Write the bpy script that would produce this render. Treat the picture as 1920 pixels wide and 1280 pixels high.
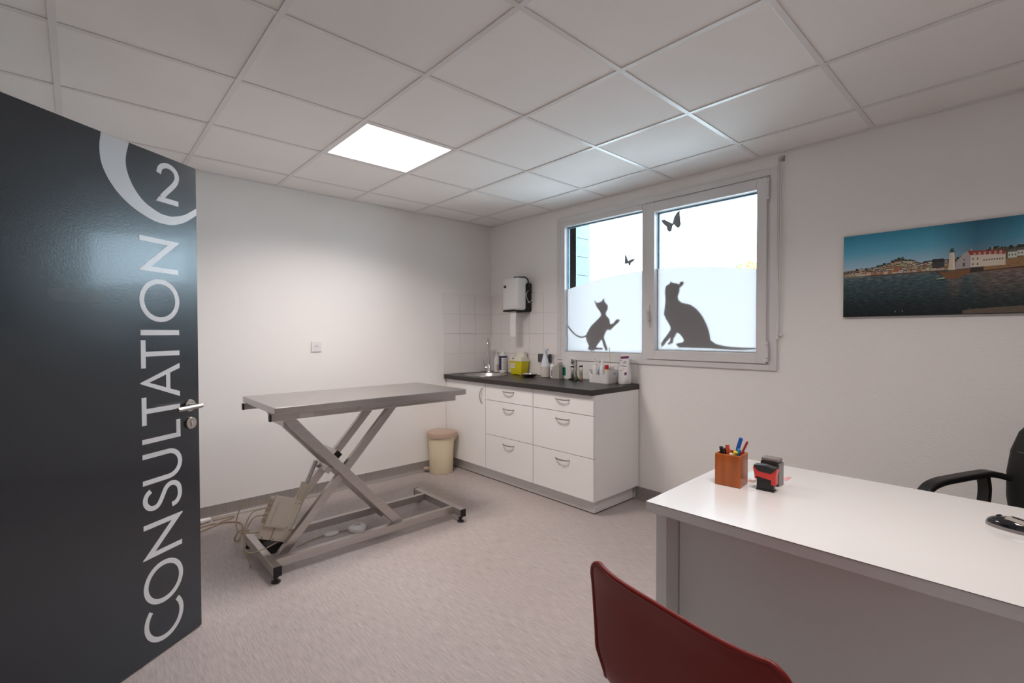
import bpy, bmesh, math, random
from mathutils import Vector, Matrix
random.seed(7)
for o in list(bpy.data.objects): bpy.data.objects.remove(o)
scene = bpy.context.scene
COL = scene.collection
PI = math.pi

# ------------------------------------------------------------------ camera
YAW, PITCH, ROLL = 0.7397, -0.0167, -0.0023
fwd = Vector((math.sin(YAW)*math.cos(PITCH), math.cos(YAW)*math.cos(PITCH), math.sin(PITCH)))
r0 = Vector((math.cos(YAW), -math.sin(YAW), 0)); u0 = r0.cross(fwd)
rr = r0*math.cos(ROLL) + u0*math.sin(ROLL); uu = u0*math.cos(ROLL) - r0*math.sin(ROLL)
cd = bpy.data.cameras.new('camera'); cam = bpy.data.objects.new('camera', cd); COL.objects.link(cam)
m = Matrix((rr, uu, -fwd)).transposed().to_4x4(); m.translation = (0, 0, 1.31)
cam.matrix_world = m
cd.sensor_width = 36; cd.lens = 894.94*36/1920; cd.clip_start = 0.05; cd.clip_end = 200
scene.camera = cam

# ------------------------------------------------------------------ sky, exposure, lamp power
SKY_COL = (0.68, 0.86, 1.0); SKY_STR = 11.5
PANEL_COL = (1.0, 0.90, 0.85); PANEL_STR = 2.0; PANEL_W = (19.5, 14.0); PANEL_SPREAD = (143, 150)
w = bpy.data.worlds.new('sky'); scene.world = w; w.use_nodes = True
bg = w.node_tree.nodes['Background']; bg.inputs[0].default_value = SKY_COL + (1,); bg.inputs[1].default_value = SKY_STR
vs = scene.view_settings
vs.view_transform = 'Standard'; vs.look = 'None'; vs.gamma = 1; vs.use_curve_mapping = False; vs.exposure = 0.25

# ------------------------------------------------------------------ materials
def mat(name, col, rough=0.5, metal=0.0, bump=None, var=None, spec=0.5, coat=0.0, alpha=1.0, emit=None, trans=0.0, ior=1.45):
    mt = bpy.data.materials.new(name); mt.use_nodes = True
    nt = mt.node_tree; b = nt.nodes['Principled BSDF']
    b.inputs['Base Color'].default_value = tuple(col) + (1,)
    b.inputs['Roughness'].default_value = rough; b.inputs['Metallic'].default_value = metal
    b.inputs['Specular IOR Level'].default_value = spec
    b.inputs['Coat Weight'].default_value = coat; b.inputs['Coat Roughness'].default_value = 0.08
    b.inputs['Alpha'].default_value = alpha
    b.inputs['Transmission Weight'].default_value = trans; b.inputs['IOR'].default_value = ior
    if emit:
        b.inputs['Emission Color'].default_value = tuple(emit[0]) + (1,); b.inputs['Emission Strength'].default_value = emit[1]
    tc = None
    def coords(stretch, rotz=0):
        nonlocal tc
        if tc is None: tc = nt.nodes.new('ShaderNodeTexCoord')
        mp = nt.nodes.new('ShaderNodeMapping'); mp.inputs['Scale'].default_value = stretch
        mp.inputs['Rotation'].default_value = (0, 0, rotz)
        nt.links.new(tc.outputs['Object'], mp.inputs['Vector']); return mp.outputs['Vector']
    if var:   # list of (scale, amount, stretch)
        prev = None
        for sc, am, st in var:
            n = nt.nodes.new('ShaderNodeTexNoise'); n.inputs['Scale'].default_value = sc; n.inputs['Detail'].default_value = 3
            nt.links.new(coords(st), n.inputs['Vector'])
            mr = nt.nodes.new('ShaderNodeMapRange'); mr.inputs['From Min'].default_value = 0.25; mr.inputs['From Max'].default_value = 0.75
            mr.inputs['To Min'].default_value = 1-am; mr.inputs['To Max'].default_value = 1+am
            nt.links.new(n.outputs['Fac'], mr.inputs['Value'])
            mx = nt.nodes.new('ShaderNodeVectorMath'); mx.operation = 'SCALE'
            if prev is None: mx.inputs[0].default_value = col
            else: nt.links.new(prev, mx.inputs[0])
            nt.links.new(mr.outputs['Result'], mx.inputs['Scale']); prev = mx.outputs['Vector']
        nt.links.new(prev, b.inputs['Base Color'])
    if bump:  # (scale, strength, stretch, rotz)
        sc, st, sx, rz = bump
        n = nt.nodes.new('ShaderNodeTexNoise'); n.inputs['Scale'].default_value = sc; n.inputs['Detail'].default_value = 2
        nt.links.new(coords(sx, rz), n.inputs['Vector'])
        bp = nt.nodes.new('ShaderNodeBump'); bp.inputs['Strength'].default_value = st; bp.inputs['Distance'].default_value = 0.002
        nt.links.new(n.outputs['Fac'], bp.inputs['Height']); nt.links.new(bp.outputs['Normal'], b.inputs['Normal'])
    return mt

I3 = (1, 1, 1)
M = {}
M['wall'] = mat('wall_paint', (0.90, 0.875, 0.855), 0.6, bump=(60, 0.22, (1, 2.2, 2.2), 0), var=[(0.8, 0.015, I3)], spec=0.3)
M['wallB'] = mat('woven_wall_paint', (0.90, 0.875, 0.855), 0.55, bump=(170, 0.6, (1, 0.35, 1.2), 0), var=[(0.8, 0.015, I3)], spec=0.3)
M['tile_ceiling'] = mat('ceiling_tile_white', (0.92, 0.89, 0.87), 0.85, bump=(260, 0.12, I3, 0), var=[(1.5, 0.02, I3), (300, 0.03, I3)], spec=0.2)
M['grid'] = mat('grid_white', (0.80, 0.78, 0.77), 0.30)
M['plenum'] = mat('plenum_board', (0.3, 0.28, 0.27), 0.9)
M['floor'] = mat('vinyl_floor', (0.44, 0.385, 0.37), 0.36, var=[(1.0, 0.20, (170, 13, 1)), (1.0, 0.10, (420, 60, 1)), (1.1, 0.05, I3)], bump=(1.0, 0.06, (300, 30, 1), 0), spec=0.4)
M['skirt'] = mat('vinyl_skirting', (0.30, 0.27, 0.255), 0.34, var=[(1.0, 0.16, (160, 160, 3))], spec=0.5)
M['cab'] = mat('white_melamine', (0.90, 0.885, 0.875), 0.33)
M['plinth'] = mat('plinth_white', (0.78, 0.765, 0.76), 0.28)
M['seal'] = mat('brown_seal', (0.10, 0.07, 0.055), 0.6)
M['counter'] = mat('charcoal_laminate', (0.028, 0.026, 0.026), 0.34, bump=(300, 0.05, I3, 0), var=[(40, 0.1, I3)])
M['steel'] = mat('brushed_steel', (0.53, 0.50, 0.485), 0.34, 1.0, var=[(1.0, 0.07, (6, 160, 160))])
M['steel_top'] = mat('steel_top', (0.53, 0.50, 0.485), 0.30, 1.0, var=[(1.0, 0.04, (5, 140, 140)), (9, 0.05, I3)])
M['steel_dark'] = mat('dull_steel', (0.34, 0.31, 0.29), 0.42, 1.0)
M['chrome'] = mat('chrome', (0.75, 0.74, 0.73), 0.12, 1.0)
M['satin'] = mat('satin_nickel', (0.52, 0.48, 0.45), 0.30, 1.0)
M['black'] = mat('black_plastic', (0.018, 0.018, 0.019), 0.42)
M['blackm'] = mat('black_matte', (0.012, 0.012, 0.013), 0.6)
M['leather'] = mat('black_leather', (0.012, 0.0125, 0.0135), 0.50, bump=(180, 0.2, I3, 0))
M['stitch'] = mat('grey_stitching', (0.12, 0.115, 0.11), 0.7)
M['tile'] = mat('glazed_tile', (0.88, 0.84, 0.82), 0.16, var=[(2, 0.02, I3)])
M['grout'] = mat('grout', (0.68, 0.63, 0.61), 0.85)
M['alu'] = mat('grey_aluminium', (0.74, 0.72, 0.715), 0.42, var=[(3, 0.02, I3)])
M['spacer'] = mat('glazing_spacer', (0.045, 0.075, 0.105), 0.5)
M['rubber'] = mat('black_gasket', (0.03, 0.03, 0.032), 0.7)
M['white'] = mat('white_plastic', (0.82, 0.81, 0.80), 0.30)
M['white_matte'] = mat('white_matte', (0.80, 0.79, 0.775), 0.6)
M['cream'] = mat('cream_plastic', (0.80, 0.70, 0.50), 0.34)
M['beige_lid'] = mat('tan_plastic', (0.47, 0.34, 0.26), 0.36)
M['box_beige'] = mat('beige_abs', (0.60, 0.53, 0.44), 0.42)
M['box_beige2'] = mat('beige_abs_panel', (0.56, 0.50, 0.43), 0.5)
M['cable'] = mat('beige_cable', (0.40, 0.32, 0.22), 0.5)
M['paper'] = mat('paper_towel', (0.86, 0.85, 0.84), 0.9)
M['desk'] = mat('desk_laminate', (0.74, 0.73, 0.725), 0.24, coat=0.35)
M['desk_panel'] = mat('desk_panel_white', (0.74, 0.73, 0.725), 0.36)
M['edge_line'] = mat('edge_joint', (0.10, 0.075, 0.065), 0.6)
M['wood'] = mat('orange_stained_wood', (0.42, 0.095, 0.012), 0.26, var=[(1.0, 0.22, (60, 60, 4))], coat=0.25)
M['red'] = mat('red_shell_plastic', (0.17, 0.012, 0.009), 0.38, bump=(500, 0.06, I3, 0), spec=0.3)
M['stamp_red'] = mat('stamp_red', (0.68, 0.045, 0.035), 0.32)
M['yellow'] = mat('sharps_yellow', (0.74, 0.63, 0.012), 0.33)
M['yellow_lid'] = mat('sharps_lid', (0.80, 0.76, 0.66), 0.35)
M['door'] = mat('dark_slate_door_paint', (0.006, 0.012, 0.020), 0.255, bump=(150, 0.11, (1, 1, 0.8), 0), var=[(1.5, 0.10, I3)], spec=0.95, coat=0.22)
M['letter'] = mat('pale_vinyl_letters', (0.71, 0.715, 0.735), 0.32, bump=(150, 0.08, (1, 1, 0.8), 0), spec=0.7, coat=0.15)
M['smudge'] = mat('door_worn_patch', (0.016, 0.0165, 0.018), 0.275, bump=(150, 0.11, (1, 1, 0.8), 0), spec=0.95, coat=0.2)
M['blue'] = mat('blue_pen', (0.015, 0.09, 0.42), 0.3)
M['teal'] = mat('teal_pen', (0.02, 0.27, 0.42), 0.3)
M['redpen'] = mat('red_pen', (0.33, 0.02, 0.025), 0.4)
M['orangepen'] = mat('orange_pencil', (0.62, 0.10, 0.05), 0.4)
M['yellowpen'] = mat('yellow_marker', (0.85, 0.60, 0.06), 0.35)
M['green'] = mat('green_label', (0.012, 0.22, 0.15), 0.4)
M['purple'] = mat('purple_print', (0.16, 0.018, 0.11), 0.45)
M['navy'] = mat('navy_label', (0.03, 0.035, 0.11), 0.4)
M['greyink'] = mat('grey_print', (0.25, 0.23, 0.24), 0.5)
M['pinklabel'] = mat('pink_label', (0.74, 0.56, 0.54), 0.5)
M['redcap'] = mat('red_cap', (0.55, 0.025, 0.03), 0.35)
M['amber'] = mat('pale_yellow_swab', (0.75, 0.62, 0.30), 0.5)
M['tanband'] = mat('tan_handle_band', (0.42, 0.30, 0.20), 0.5)
M['olive'] = mat('dark_green_rubber', (0.075, 0.10, 0.085), 0.5)
M['grey_box'] = mat('dark_grey_socket', (0.085, 0.085, 0.09), 0.42)
M['silver'] = mat('silver_plastic', (0.62, 0.58, 0.53), 0.30, 0.6)
M['bluepaper'] = mat('pale_blue_paper', (0.66, 0.78, 0.82), 0.7)
M['pinkpaper'] = mat('pink_paper', (0.75, 0.36, 0.38), 0.7)
M['grey_side'] = mat('smoky_grey_plastic', (0.22, 0.20, 0.20), 0.25)
M['bag'] = mat('glossy_white_pouch', (0.80, 0.78, 0.79), 0.25, bump=(14, 0.5, I3, 0))
M['clear'] = mat('frosted_clear_plastic', (0.78, 0.79, 0.78), 0.25, alpha=0.55)
M['liquid'] = mat('cloudy_liquid', (0.62, 0.58, 0.53), 0.3)
M['clear_bluish'] = mat('bluish_translucent_plastic', (0.72, 0.75, 0.82), 0.3)
M['sage'] = mat('smoky_acrylic', (0.50, 0.48, 0.43), 0.2, alpha=0.8)
M['wing_plank'] = mat('grey_blue_cladding', (0.11, 0.14, 0.145), 0.6, var=[(1.0, 0.12, (3, 3, 60))])
M['reveal'] = mat('outer_reveal_render', (0.13, 0.16, 0.17), 0.7)
M['ground'] = mat('pale_paving', (0.52, 0.51, 0.49), 0.9, var=[(2, 0.15, I3)])
M['decal'] = mat('dark_grey_decal', (0.24, 0.27, 0.29), 0.6)
M['cat'] = mat('cat_decal_vinyl', (0.10, 0.11, 0.125), 0.7)
M['leafg'] = mat('hedge_leaves', (0.22, 0.30, 0.08), 0.7, var=[(6, 0.5, I3)])
M['leafo'] = mat('autumn_leaves', (0.50, 0.22, 0.06), 0.7, var=[(6, 0.4, I3)])
M['bark'] = mat('bark', (0.10, 0.07, 0.05), 0.9)

def glass_mat():
    mt = bpy.data.materials.new('window_glass'); mt.use_nodes = True; nt = mt.node_tree; nt.nodes.clear()
    out = nt.nodes.new('ShaderNodeOutputMaterial'); mix = nt.nodes.new('ShaderNodeMixShader')
    tr = nt.nodes.new('ShaderNodeBsdfTransparent'); tr.inputs[0].default_value = (0.95, 0.98, 0.985, 1)
    gl = nt.nodes.new('ShaderNodeBsdfGlossy'); gl.inputs['Roughness'].default_value = 0.02
    fr = nt.nodes.new('ShaderNodeFresnel'); fr.inputs['IOR'].default_value = 1.35
    nt.links.new(fr.outputs[0], mix.inputs[0]); nt.links.new(tr.outputs[0], mix.inputs[1]); nt.links.new(gl.outputs[0], mix.inputs[2])
    nt.links.new(mix.outputs[0], out.inputs[0]); return mt
def film_mat():
    mt = bpy.data.materials.new('frosted_film'); mt.use_nodes = True; nt = mt.node_tree; nt.nodes.clear()
    out = nt.nodes.new('ShaderNodeOutputMaterial'); mix = nt.nodes.new('ShaderNodeMixShader'); mix.inputs[0].default_value = 0.30
    tl = nt.nodes.new('ShaderNodeBsdfTranslucent'); tl.inputs[0].default_value = (0.305, 0.268, 0.26, 1)
    df = nt.nodes.new('ShaderNodeBsdfDiffuse'); df.inputs[0].default_value = (0.85, 0.83, 0.84, 1)
    nt.links.new(tl.outputs[0], mix.inputs[1]); nt.links.new(df.outputs[0], mix.inputs[2]); nt.links.new(mix.outputs[0], out.inputs[0])
    return mt
def emit_mat(name, col, st):
    mt = bpy.data.materials.new(name); mt.use_nodes = True; nt = mt.node_tree; nt.nodes.clear()
    out = nt.nodes.new('ShaderNodeOutputMaterial'); e = nt.nodes.new('ShaderNodeEmission')
    e.inputs[0].default_value = tuple(col) + (1,); e.inputs[1].default_value = st
    nt.links.new(e.outputs[0], out.inputs[0]); return mt
M['glass'] = glass_mat(); M['film'] = film_mat(); M['led'] = emit_mat('led_diffuser', PANEL_COL, PANEL_STR)

# ------------------------------------------------------------------ mesh helpers
def nb(): return bmesh.new()
def box(bm, x0, x1, y0, y1, z0, z1, mx=None):
    vs_ = [bm.verts.new(Vector((x, y, z)) if mx is None else mx @ Vector((x, y, z))) for x in (x0, x1) for y in (y0, y1) for z in (z0, z1)]
    for f in ((0, 1, 3, 2), (4, 6, 7, 5), (0, 4, 5, 1), (2, 3, 7, 6), (0, 2, 6, 4), (1, 5, 7, 3)):
        bm.faces.new([vs_[i] for i in f])
    return bm
def frame_of(d, side=None):
    d = d.normalized()
    s = Vector(side) if side is not None else (Vector((0, 0, 1)) if abs(d.z) < 0.9 else Vector((1, 0, 0)))
    s = (s - d*s.dot(d)).normalized(); return d, s, d.cross(s)
def rings(bm, rs, cap=True, closed=False):
    R = [[bm.verts.new(p) for p in r] for r in rs]
    n = len(R[0]); k = len(R)
    for i in range(k if closed else k-1):
        a, b = R[i], R[(i+1) % k]
        for j in range(n): bm.faces.new((a[j], a[(j+1) % n], b[(j+1) % n], b[j]))
    if cap and not closed: bm.faces.new(list(reversed(R[0]))); bm.faces.new(R[-1])
    return bm
def cyl(bm, p0, p1, ra, rb=None, n=16):
    rb = ra if rb is None else rb
    p0, p1 = Vector(p0), Vector(p1); d, s, t = frame_of(p1-p0)
    return rings(bm, [[p + (s*math.cos(2*PI*j/n) + t*math.sin(2*PI*j/n))*r for j in range(n)] for p, r in ((p0, ra), (p1, rb))])
def smoothpath(pts, k=6):
    pts = [Vector(p) for p in pts]; out = []
    P = [pts[0]*2-pts[1]] + pts + [pts[-1]*2-pts[-2]]
    for i in range(1, len(P)-2):
        a, b, c, d = P[i-1:i+3]
        for q in range(k):
            t = q/k
            out.append(0.5*((2*b) + (c-a)*t + (2*a-5*b+4*c-d)*t*t + (3*b-a-3*c+d)*t**3))
    out.append(pts[-1]); return out
def tube(bm, pts, r, n=8, k=6, prof=None, side=None, closed=False):
    P = smoothpath(pts, k) if k else [Vector(p) for p in pts]
    rs = []; s = None
    for i, p in enumerate(P):
        if closed: d = P[(i+1) % len(P)]-P[i-1]
        else: d = (P[min(i+1, len(P)-1)]-P[max(i-1, 0)])
        d, s, t = frame_of(d, s if (s is not None and side is None) else side)
        rad = r[min(i*len(r)//len(P), len(r)-1)] if isinstance(r, (list, tuple)) else r
        if prof: rs.append([p + s*a + t*b for a, b in prof])
        else: rs.append([p + (s*math.cos(2*PI*j/n) + t*math.sin(2*PI*j/n))*rad for j in range(n)])
    return rings(bm, rs, closed=closed)
def bar(bm, p0, p1, wside, h, side):
    p0, p1 = Vector(p0), Vector(p1); d, s, t = frame_of(p1-p0, side)
    q = [(-wside/2, -h/2), (wside/2, -h/2), (wside/2, h/2), (-wside/2, h/2)]
    return rings(bm, [[p + s*a + t*b for a, b in q] for p in (p0, p1)])
def lathe(bm, prof, c=(0, 0, 0), n=24, sx=1, sy=1, rot=0):
    c = Vector(c)
    rs = [[c + Vector((sx*r*math.cos(2*PI*j/n+rot), sy*r*math.sin(2*PI*j/n+rot), z)) for j in range(n)] for r, z in prof]
    return rings(bm, rs)
def prism(bm, pts, place, h0, h1):
    a = [bm.verts.new(place(u, v, h0)) for u, v in pts]; b = [bm.verts.new(place(u, v, h1)) for u, v in pts]
    bm.faces.new(a); bm.faces.new(list(reversed(b))); n = len(pts)
    for i in range(n): bm.faces.new((a[i], b[i], b[(i+1) % n], a[(i+1) % n]))
    return bm
def strip(bm, path, wd, place, h0, h1):
    L, R_ = [], []
    n = len(path)
    for i, (x, y) in enumerate(path):
        a = path[max(i-1, 0)]; b = path[min(i+1, n-1)]
        dx, dy = b[0]-a[0], b[1]-a[1]; l = math.hypot(dx, dy) or 1
        nx, ny = -dy/l*wd/2, dx/l*wd/2
        L.append((x+nx, y+ny)); R_.append((x-nx, y-ny))
    return prism(bm, L + R_[::-1], place, h0, h1)
def rrect(bm, x0, x1, y0, y1, z0, z1, r, seg=4, taper=0.0):
    rs = []
    for z, t in ((z0, taper), (z1, 0)):
        ring = []
        for cx, cy, a0 in ((x1-r-t, y1-r-t, 0), (x0+r+t, y1-r-t, PI/2), (x0+r+t, y0+r+t, PI), (x1-r-t, y0+r+t, 1.5*PI)):
            for q in range(seg+1):
                a = a0 + q*PI/2/seg; ring.append(Vector((cx+r*math.cos(a), cy+r*math.sin(a), z)))
        rs.append(ring)
    return rings(bm, rs)

def root_of(o):
    while o.parent: o = o.parent
    return o
LOCAL = set()
def thing(name, loc, label, cat, group=None, rotz=0, local=False, kind=None):
    o = bpy.data.objects.new(name, None); COL.objects.link(o); o.location = loc; o.rotation_euler = (0, 0, rotz)
    o.empty_display_size = 0.05
    if label: o['label'] = label
    if cat: o['category'] = cat
    if group: o['group'] = group
    if kind: o['kind'] = kind
    if local or rotz: LOCAL.add(o.name)
    return o
def obj(name, bm, mt, parent=None, loc=None, smooth=None, bevel=0, label=None, cat=None, group=None, kind=None, seg=2, raw=False):
    """one mesh object; world-space geometry is moved into the frame of its root unless the root is LOCAL"""
    bmesh.ops.recalc_face_normals(bm, faces=bm.faces)
    if parent is not None:
        rt = root_of(parent)
        if rt.name not in LOCAL and not raw: bmesh.ops.translate(bm, verts=bm.verts, vec=-Vector(rt.location))
    elif loc is not None: bmesh.ops.translate(bm, verts=bm.verts, vec=-Vector(loc))
    me = bpy.data.meshes.new(name); bm.to_mesh(me); bm.free()
    if isinstance(mt, (list, tuple)):
        for q in mt: me.materials.append(q)
    else: me.materials.append(mt)
    if smooth is not None: me.shade_smooth(); me.set_sharp_from_angle(angle=math.radians(smooth))
    o = bpy.data.objects.new(name, me); COL.objects.link(o)
    if parent is not None: o.parent = parent
    elif loc is not None: o.location = loc
    if bevel:
        b = o.modifiers.new('bevel', 'BEVEL'); b.width = bevel; b.segments = seg; b.limit_method = 'ANGLE'; b.angle_limit = math.radians(40)
    for k, v in (('label', label), ('category', cat), ('group', group), ('kind', kind)):
        if v: o[k] = v
    return o
def bxo(name, dims, mt, parent=None, **kw): return obj(name, box(nb(), *dims), mt, parent, **kw)

# ------------------------------------------------------------------ room shell
XB, YA, XC, YF, ZC = 3.284, 3.929, -0.36, -1.8, 2.442
bxo('floor', (-1.7, 3.5, -1.95, 4.13, -0.12, 0), M['floor'], kind='structure', label='pinkish grey streaked vinyl floor', loc=(0, 0, 0))
wall_back = bxo('wall_back', (-1.7, 3.5, YA, 4.13, 0, 2.7), M['wall'], kind='structure', label='white wall behind the examination table', loc=(0, YA, 0))
bm = nb()
hy0, hy1, hz0, hz1 = 1.135, 2.935, 1.105, 2.318
box(bm, XB, 3.5, -1.95, hy0, 0, 2.7); box(bm, XB, 3.5, hy1, YA, 0, 2.7); box(bm, XB, 3.5, hy0, hy1, 0, hz0); box(bm, XB, 3.5, hy0, hy1, hz1, 2.7)
wall_right = obj('wall_right', bm, M['wallB'], loc=(XB, 0, 0), kind='structure', label='white textured wall around the window')
bm = nb(); box(bm, XC-0.1, XC, -1.8, 1.03, 0, 2.7); box(bm, XC-0.1, XC, 1.985, YA, 0, 2.7); box(bm, XC-0.1, XC, 1.03, 1.985, 2.06, 2.7)
obj('wall_left', bm, M['wall'], loc=(XC, 0, 0), kind='structure', label='white wall with the doorway')
bxo('wall_front', (-1.7, 3.284, -1.95, -1.8, 0, 2.7), M['wall'], kind='structure', label='white wall behind the desk chairs', loc=(0, -1.8, 0))
bxo('wall_corridor', (-1.7, -1.55, -1.8, YA, 0, 2.7), M['wall'], kind='structure', label='white corridor wall beyond the doorway', loc=(-1.55, 0, 0))

def skirting(name, along, a0, a1, wallc, label):
    prof = [(0, 0.093), (0.0045, 0.093), (0.0045, 0.030), (0.007, 0.018), (0.013, 0.009), (0.024, 0.003), (0.04, 0.0008), (0, 0.0008)]
    bm = nb()
    if along == 'x': rs = [[Vector((a, wallc-d, z)) for d, z in prof] for a in (a0, a1)]
    else: rs = [[Vector((wallc-d, a, z)) for d, z in prof] for a in (a0, a1)]
    return obj(name, rings(bm, rs), M['skirt'], kind='structure', label=label, smooth=50, loc=(a0, wallc, 0) if along == 'x' else (wallc, a0, 0))
skirting('baseboard_back', 'x', XC, 2.75, YA, 'grey vinyl coved skirting along the back wall')
skirting('baseboard_right', 'y', -1.8, 2.135, XB, 'grey vinyl coved skirting under the window wall')

# ceiling: slab, tiles, grid bars
ceiling = bxo('ceiling', (-1.7, 3.284, -1.8, YA, 2.475, 2.7), M['plenum'], kind='structure', label='suspended ceiling of white square tiles', loc=(0, 0, 2.475))
bxo('ceiling_board', (-1.55, XC-0.1, -1.8, YA, 2.44, 2.474), M['tile_ceiling'], ceiling)
gx = [2.95-0.6*i for i in range(0, 6)]; gy = [3.6185-0.6*j for j in range(0, 10)]
xe = [XC] + gx[::-1] + [XB]; ye = [YF] + gy[::-1] + [YA]
LIGHTS = [(1.15, 2.4185), (1.15, 0.0185)]
tmesh = {}
for i in range(len(xe)-1):
    for j in range(len(ye)-1):
        x0, x1, y0, y1 = xe[i]+0.002, xe[i+1]-0.002, ye[j]+0.002, ye[j+1]-0.002
        if x1-x0 < 0.03 or y1-y0 < 0.03: continue
        if any(abs(x0-0.002-lx) < 0.02 and abs(y0-0.002-ly) < 0.02 for lx, ly in LIGHTS): continue
        sx, sy = x1-x0, y1-y0; key = (round(sx, 3), round(sy, 3))
        cx, cy = (x0+x1)/2, (y0+y1)/2
        if key not in tmesh:
            o = bxo('ceiling_tile', (-sx/2, sx/2, -sy/2, sy/2, 0, 0.018), M['tile_ceiling'], ceiling, raw=True); tmesh[key] = o.data
        else:
            o = bpy.data.objects.new('ceiling_tile', tmesh[key]); COL.objects.link(o); o.parent = ceiling
        o.location = (cx, cy, ZC+0.0050-2.475)
for x in gx: bxo('grid_bar', (x-0.012, x+0.012, YF, YA, ZC, ZC+0.0046), M['grid'], ceiling, bevel=0.001)
for y in gy:
    for i in range(len(xe)-1):
        a = xe[i]+(0.012 if i else 0); b = xe[i+1]-(0.012 if i < len(xe)-2 else 0)
        if b-a > 0.01: bxo('grid_bar', (a, b, y-0.012, y+0.012, ZC+0.0004, ZC+0.0046), M['grid'], ceiling, bevel=0.001)
for nm, d in (('edge_angle', (XC, XB, YA-0.020, YA-0.004, ZC-0.002, ZC+0.005)), ('edge_angle', (XB-0.020, XB-0.004, YF, YA-0.020, ZC-0.002, ZC+0.005)),
              ('edge_angle', (XC+0.004, XC+0.020, YF, YA-0.020, ZC-0.002, ZC+0.005))):
    bxo(nm, d, M['grid'], ceiling)
for k, (lx, ly) in enumerate(LIGHTS):
    off = '_offscreen' if k else ''
    t = thing('ceiling_light'+off, (lx+0.3, ly+0.3, ZC), ['square LED ceiling panel above the examination table', 'square LED ceiling panel between the red chair and desk'][k], 'ceiling light')
    bm = nb()
    a, b = 0.013, 0.024
    for d in ((lx+a, lx+0.6-a, ly+a, ly+b), (lx+a, lx+0.6-a, ly+0.6-b, ly+0.6-a), (lx+a, lx+b, ly+b, ly+0.6-b), (lx+0.6-b, lx+0.6-a, ly+b, ly+0.6-b)):
        box(bm, d[0], d[1], d[2], d[3], ZC+0.001, ZC+0.02)
    obj('frame', bm, M['grid'], t)
    bxo('diffuser'+off, (lx+b, lx+0.6-b, ly+b, ly+0.6-b, ZC+0.003, ZC+0.012), M['led'], t)
    al = bpy.data.lights.new('panel_light'+off, 'AREA'); al.shape = 'SQUARE'; al.size = 0.55; al.energy = PANEL_W[k]; al.color = PANEL_COL; al.spread = math.radians(PANEL_SPREAD[k])
    ao = bpy.data.objects.new('panel_light'+off, al); COL.objects.link(ao); ao.parent = t; ao.location = (0, 0, 0.0005)

# ------------------------------------------------------------------ wall tiles
def tiles_for(parent, axis, us, zs, face):
    g = nb()
    if axis == 'x': box(g, us[0], us[-1], face-0.004, face, zs[0], zs[-1])
    else: box(g, face-0.004, face, us[0], us[-1], zs[0], zs[-1])
    obj('grout', g, M['grout'], parent)
    for i in range(len(us)-1):
        for j in range(len(zs)-1):
            a, b, c, d = us[i]+0.0012, us[i+1]-0.0012, zs[j]+0.0012, zs[j+1]-0.0012
            if axis == 'x': dims = (a, b, face-0.0075, face-0.0035, c, d)
            else: dims = (face-0.0075, face-0.0035, a, b, c, d)
            bxo('wall_tile', dims, M['tile'], parent, bevel=0.001, seg=1)
ZT = [0.909, 1.108, 1.308, 1.508, 1.708]
tiles_for(wall_back, 'x', [2.665, 2.865, 3.065, XB-0.009], ZT, YA)
tiles_for(wall_right, 'y', [2.972, 3.145, 3.341, 3.542, 3.748, YA-0.001], ZT, XB)
tiles_for(wall_right, 'y', [2.118, 2.341, 2.541, 2.741, 2.971], [0.909, 1.066], XB)

# ------------------------------------------------------------------ window
win = thing('window_1', (XB, 2.03, 1.07), 'grey aluminium window with frosted lower film and cat silhouettes', None, kind='structure')
def ring_yz(bm, yo0, yo1, zo0, zo1, yi0, yi1, zi0, zi1, x0, x1):
    for d in ((yo0, yi0, zo0, zo1), (yi1, yo1, zo0, zo1), (yi0, yi1, zo0, zi0), (yi0, yi1, zi1, zo1)):
        if d[1]-d[0] > 1e-4 and d[3]-d[2] > 1e-4: box(bm, x0, x1, d[0], d[1], d[2], d[3])
    return bm
bm = ring_yz(nb(), 1.10, 2.967, 1.07, 2.352, 1.145, 2.925, 1.107, 2.312, 3.268, 3.30)
obj('outer_frame', bm, M['alu'], win, bevel=0.0015)
bm = nb(); box(bm, 3.275, 3.36, 1.145, 1.17, 1.107, 2.312); box(bm, 3.275, 3.36, 2.01, 2.075, 1.107, 2.312); box(bm, 3.275, 3.36, 1.17, 2.01, 1.107, 1.13); box(bm, 3.275, 3.36, 1.17, 2.01, 2.29, 2.312)
obj('inner_frame', bm, M['alu'], win, bevel=0.0015)
bm = ring_yz(nb(), 2.0735, 2.925, 1.107, 2.312, 2.0745, 2.877, 1.146, 2.272, 3.272, 3.345)
obj('fixed_frame', bm, M['alu'], win, bevel=0.002)
sash = obj('sash', ring_yz(nb(), 1.16, 2.03, 1.112, 2.302, 1.222, 1.963, 1.178, 2.234, 3.258, 3.338), M['alu'], win, bevel=0.003)
obj('sash_gasket', ring_yz(nb(), 1.153, 2.033, 1.107, 2.307, 1.17, 2.02, 1.12, 2.295, 3.2755, 3.2785), M['rubber'], win)
for (y0, y1, z0, z1) in ((2.075, 2.877, 1.146, 2.272), (1.222, 1.963, 1.178, 2.234)):
    bxo('glass_pane', (3.306, 3.3092, y0, y1, z0, z1), M['glass'], win)
    obj('glazing_spacer', ring_yz(nb(), y0, y1, z0, z1, y0+0.011, y1-0.011, z0+0.011, z1-0.011, 3.3140, 3.334), M['spacer'], win)
    # frosted film, arched top
    top = []
    for q in range(25):
        y = y0 + (y1-y0)*q/24; top.append((y, 1.803-0.125*(y-2.0)**2))
    bm = nb(); vv = [bm.verts.new((3.3045, y, z)) for y, z in [(y1, z0), (y0, z0)] + top]; bm.faces.new(vv)
    obj('frosted_film', bm, M['film'], win, label='frosted white privacy film with arched top edge')
P_out = lambda u, v, h: Vector((3.3096+h, u, v))
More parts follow.
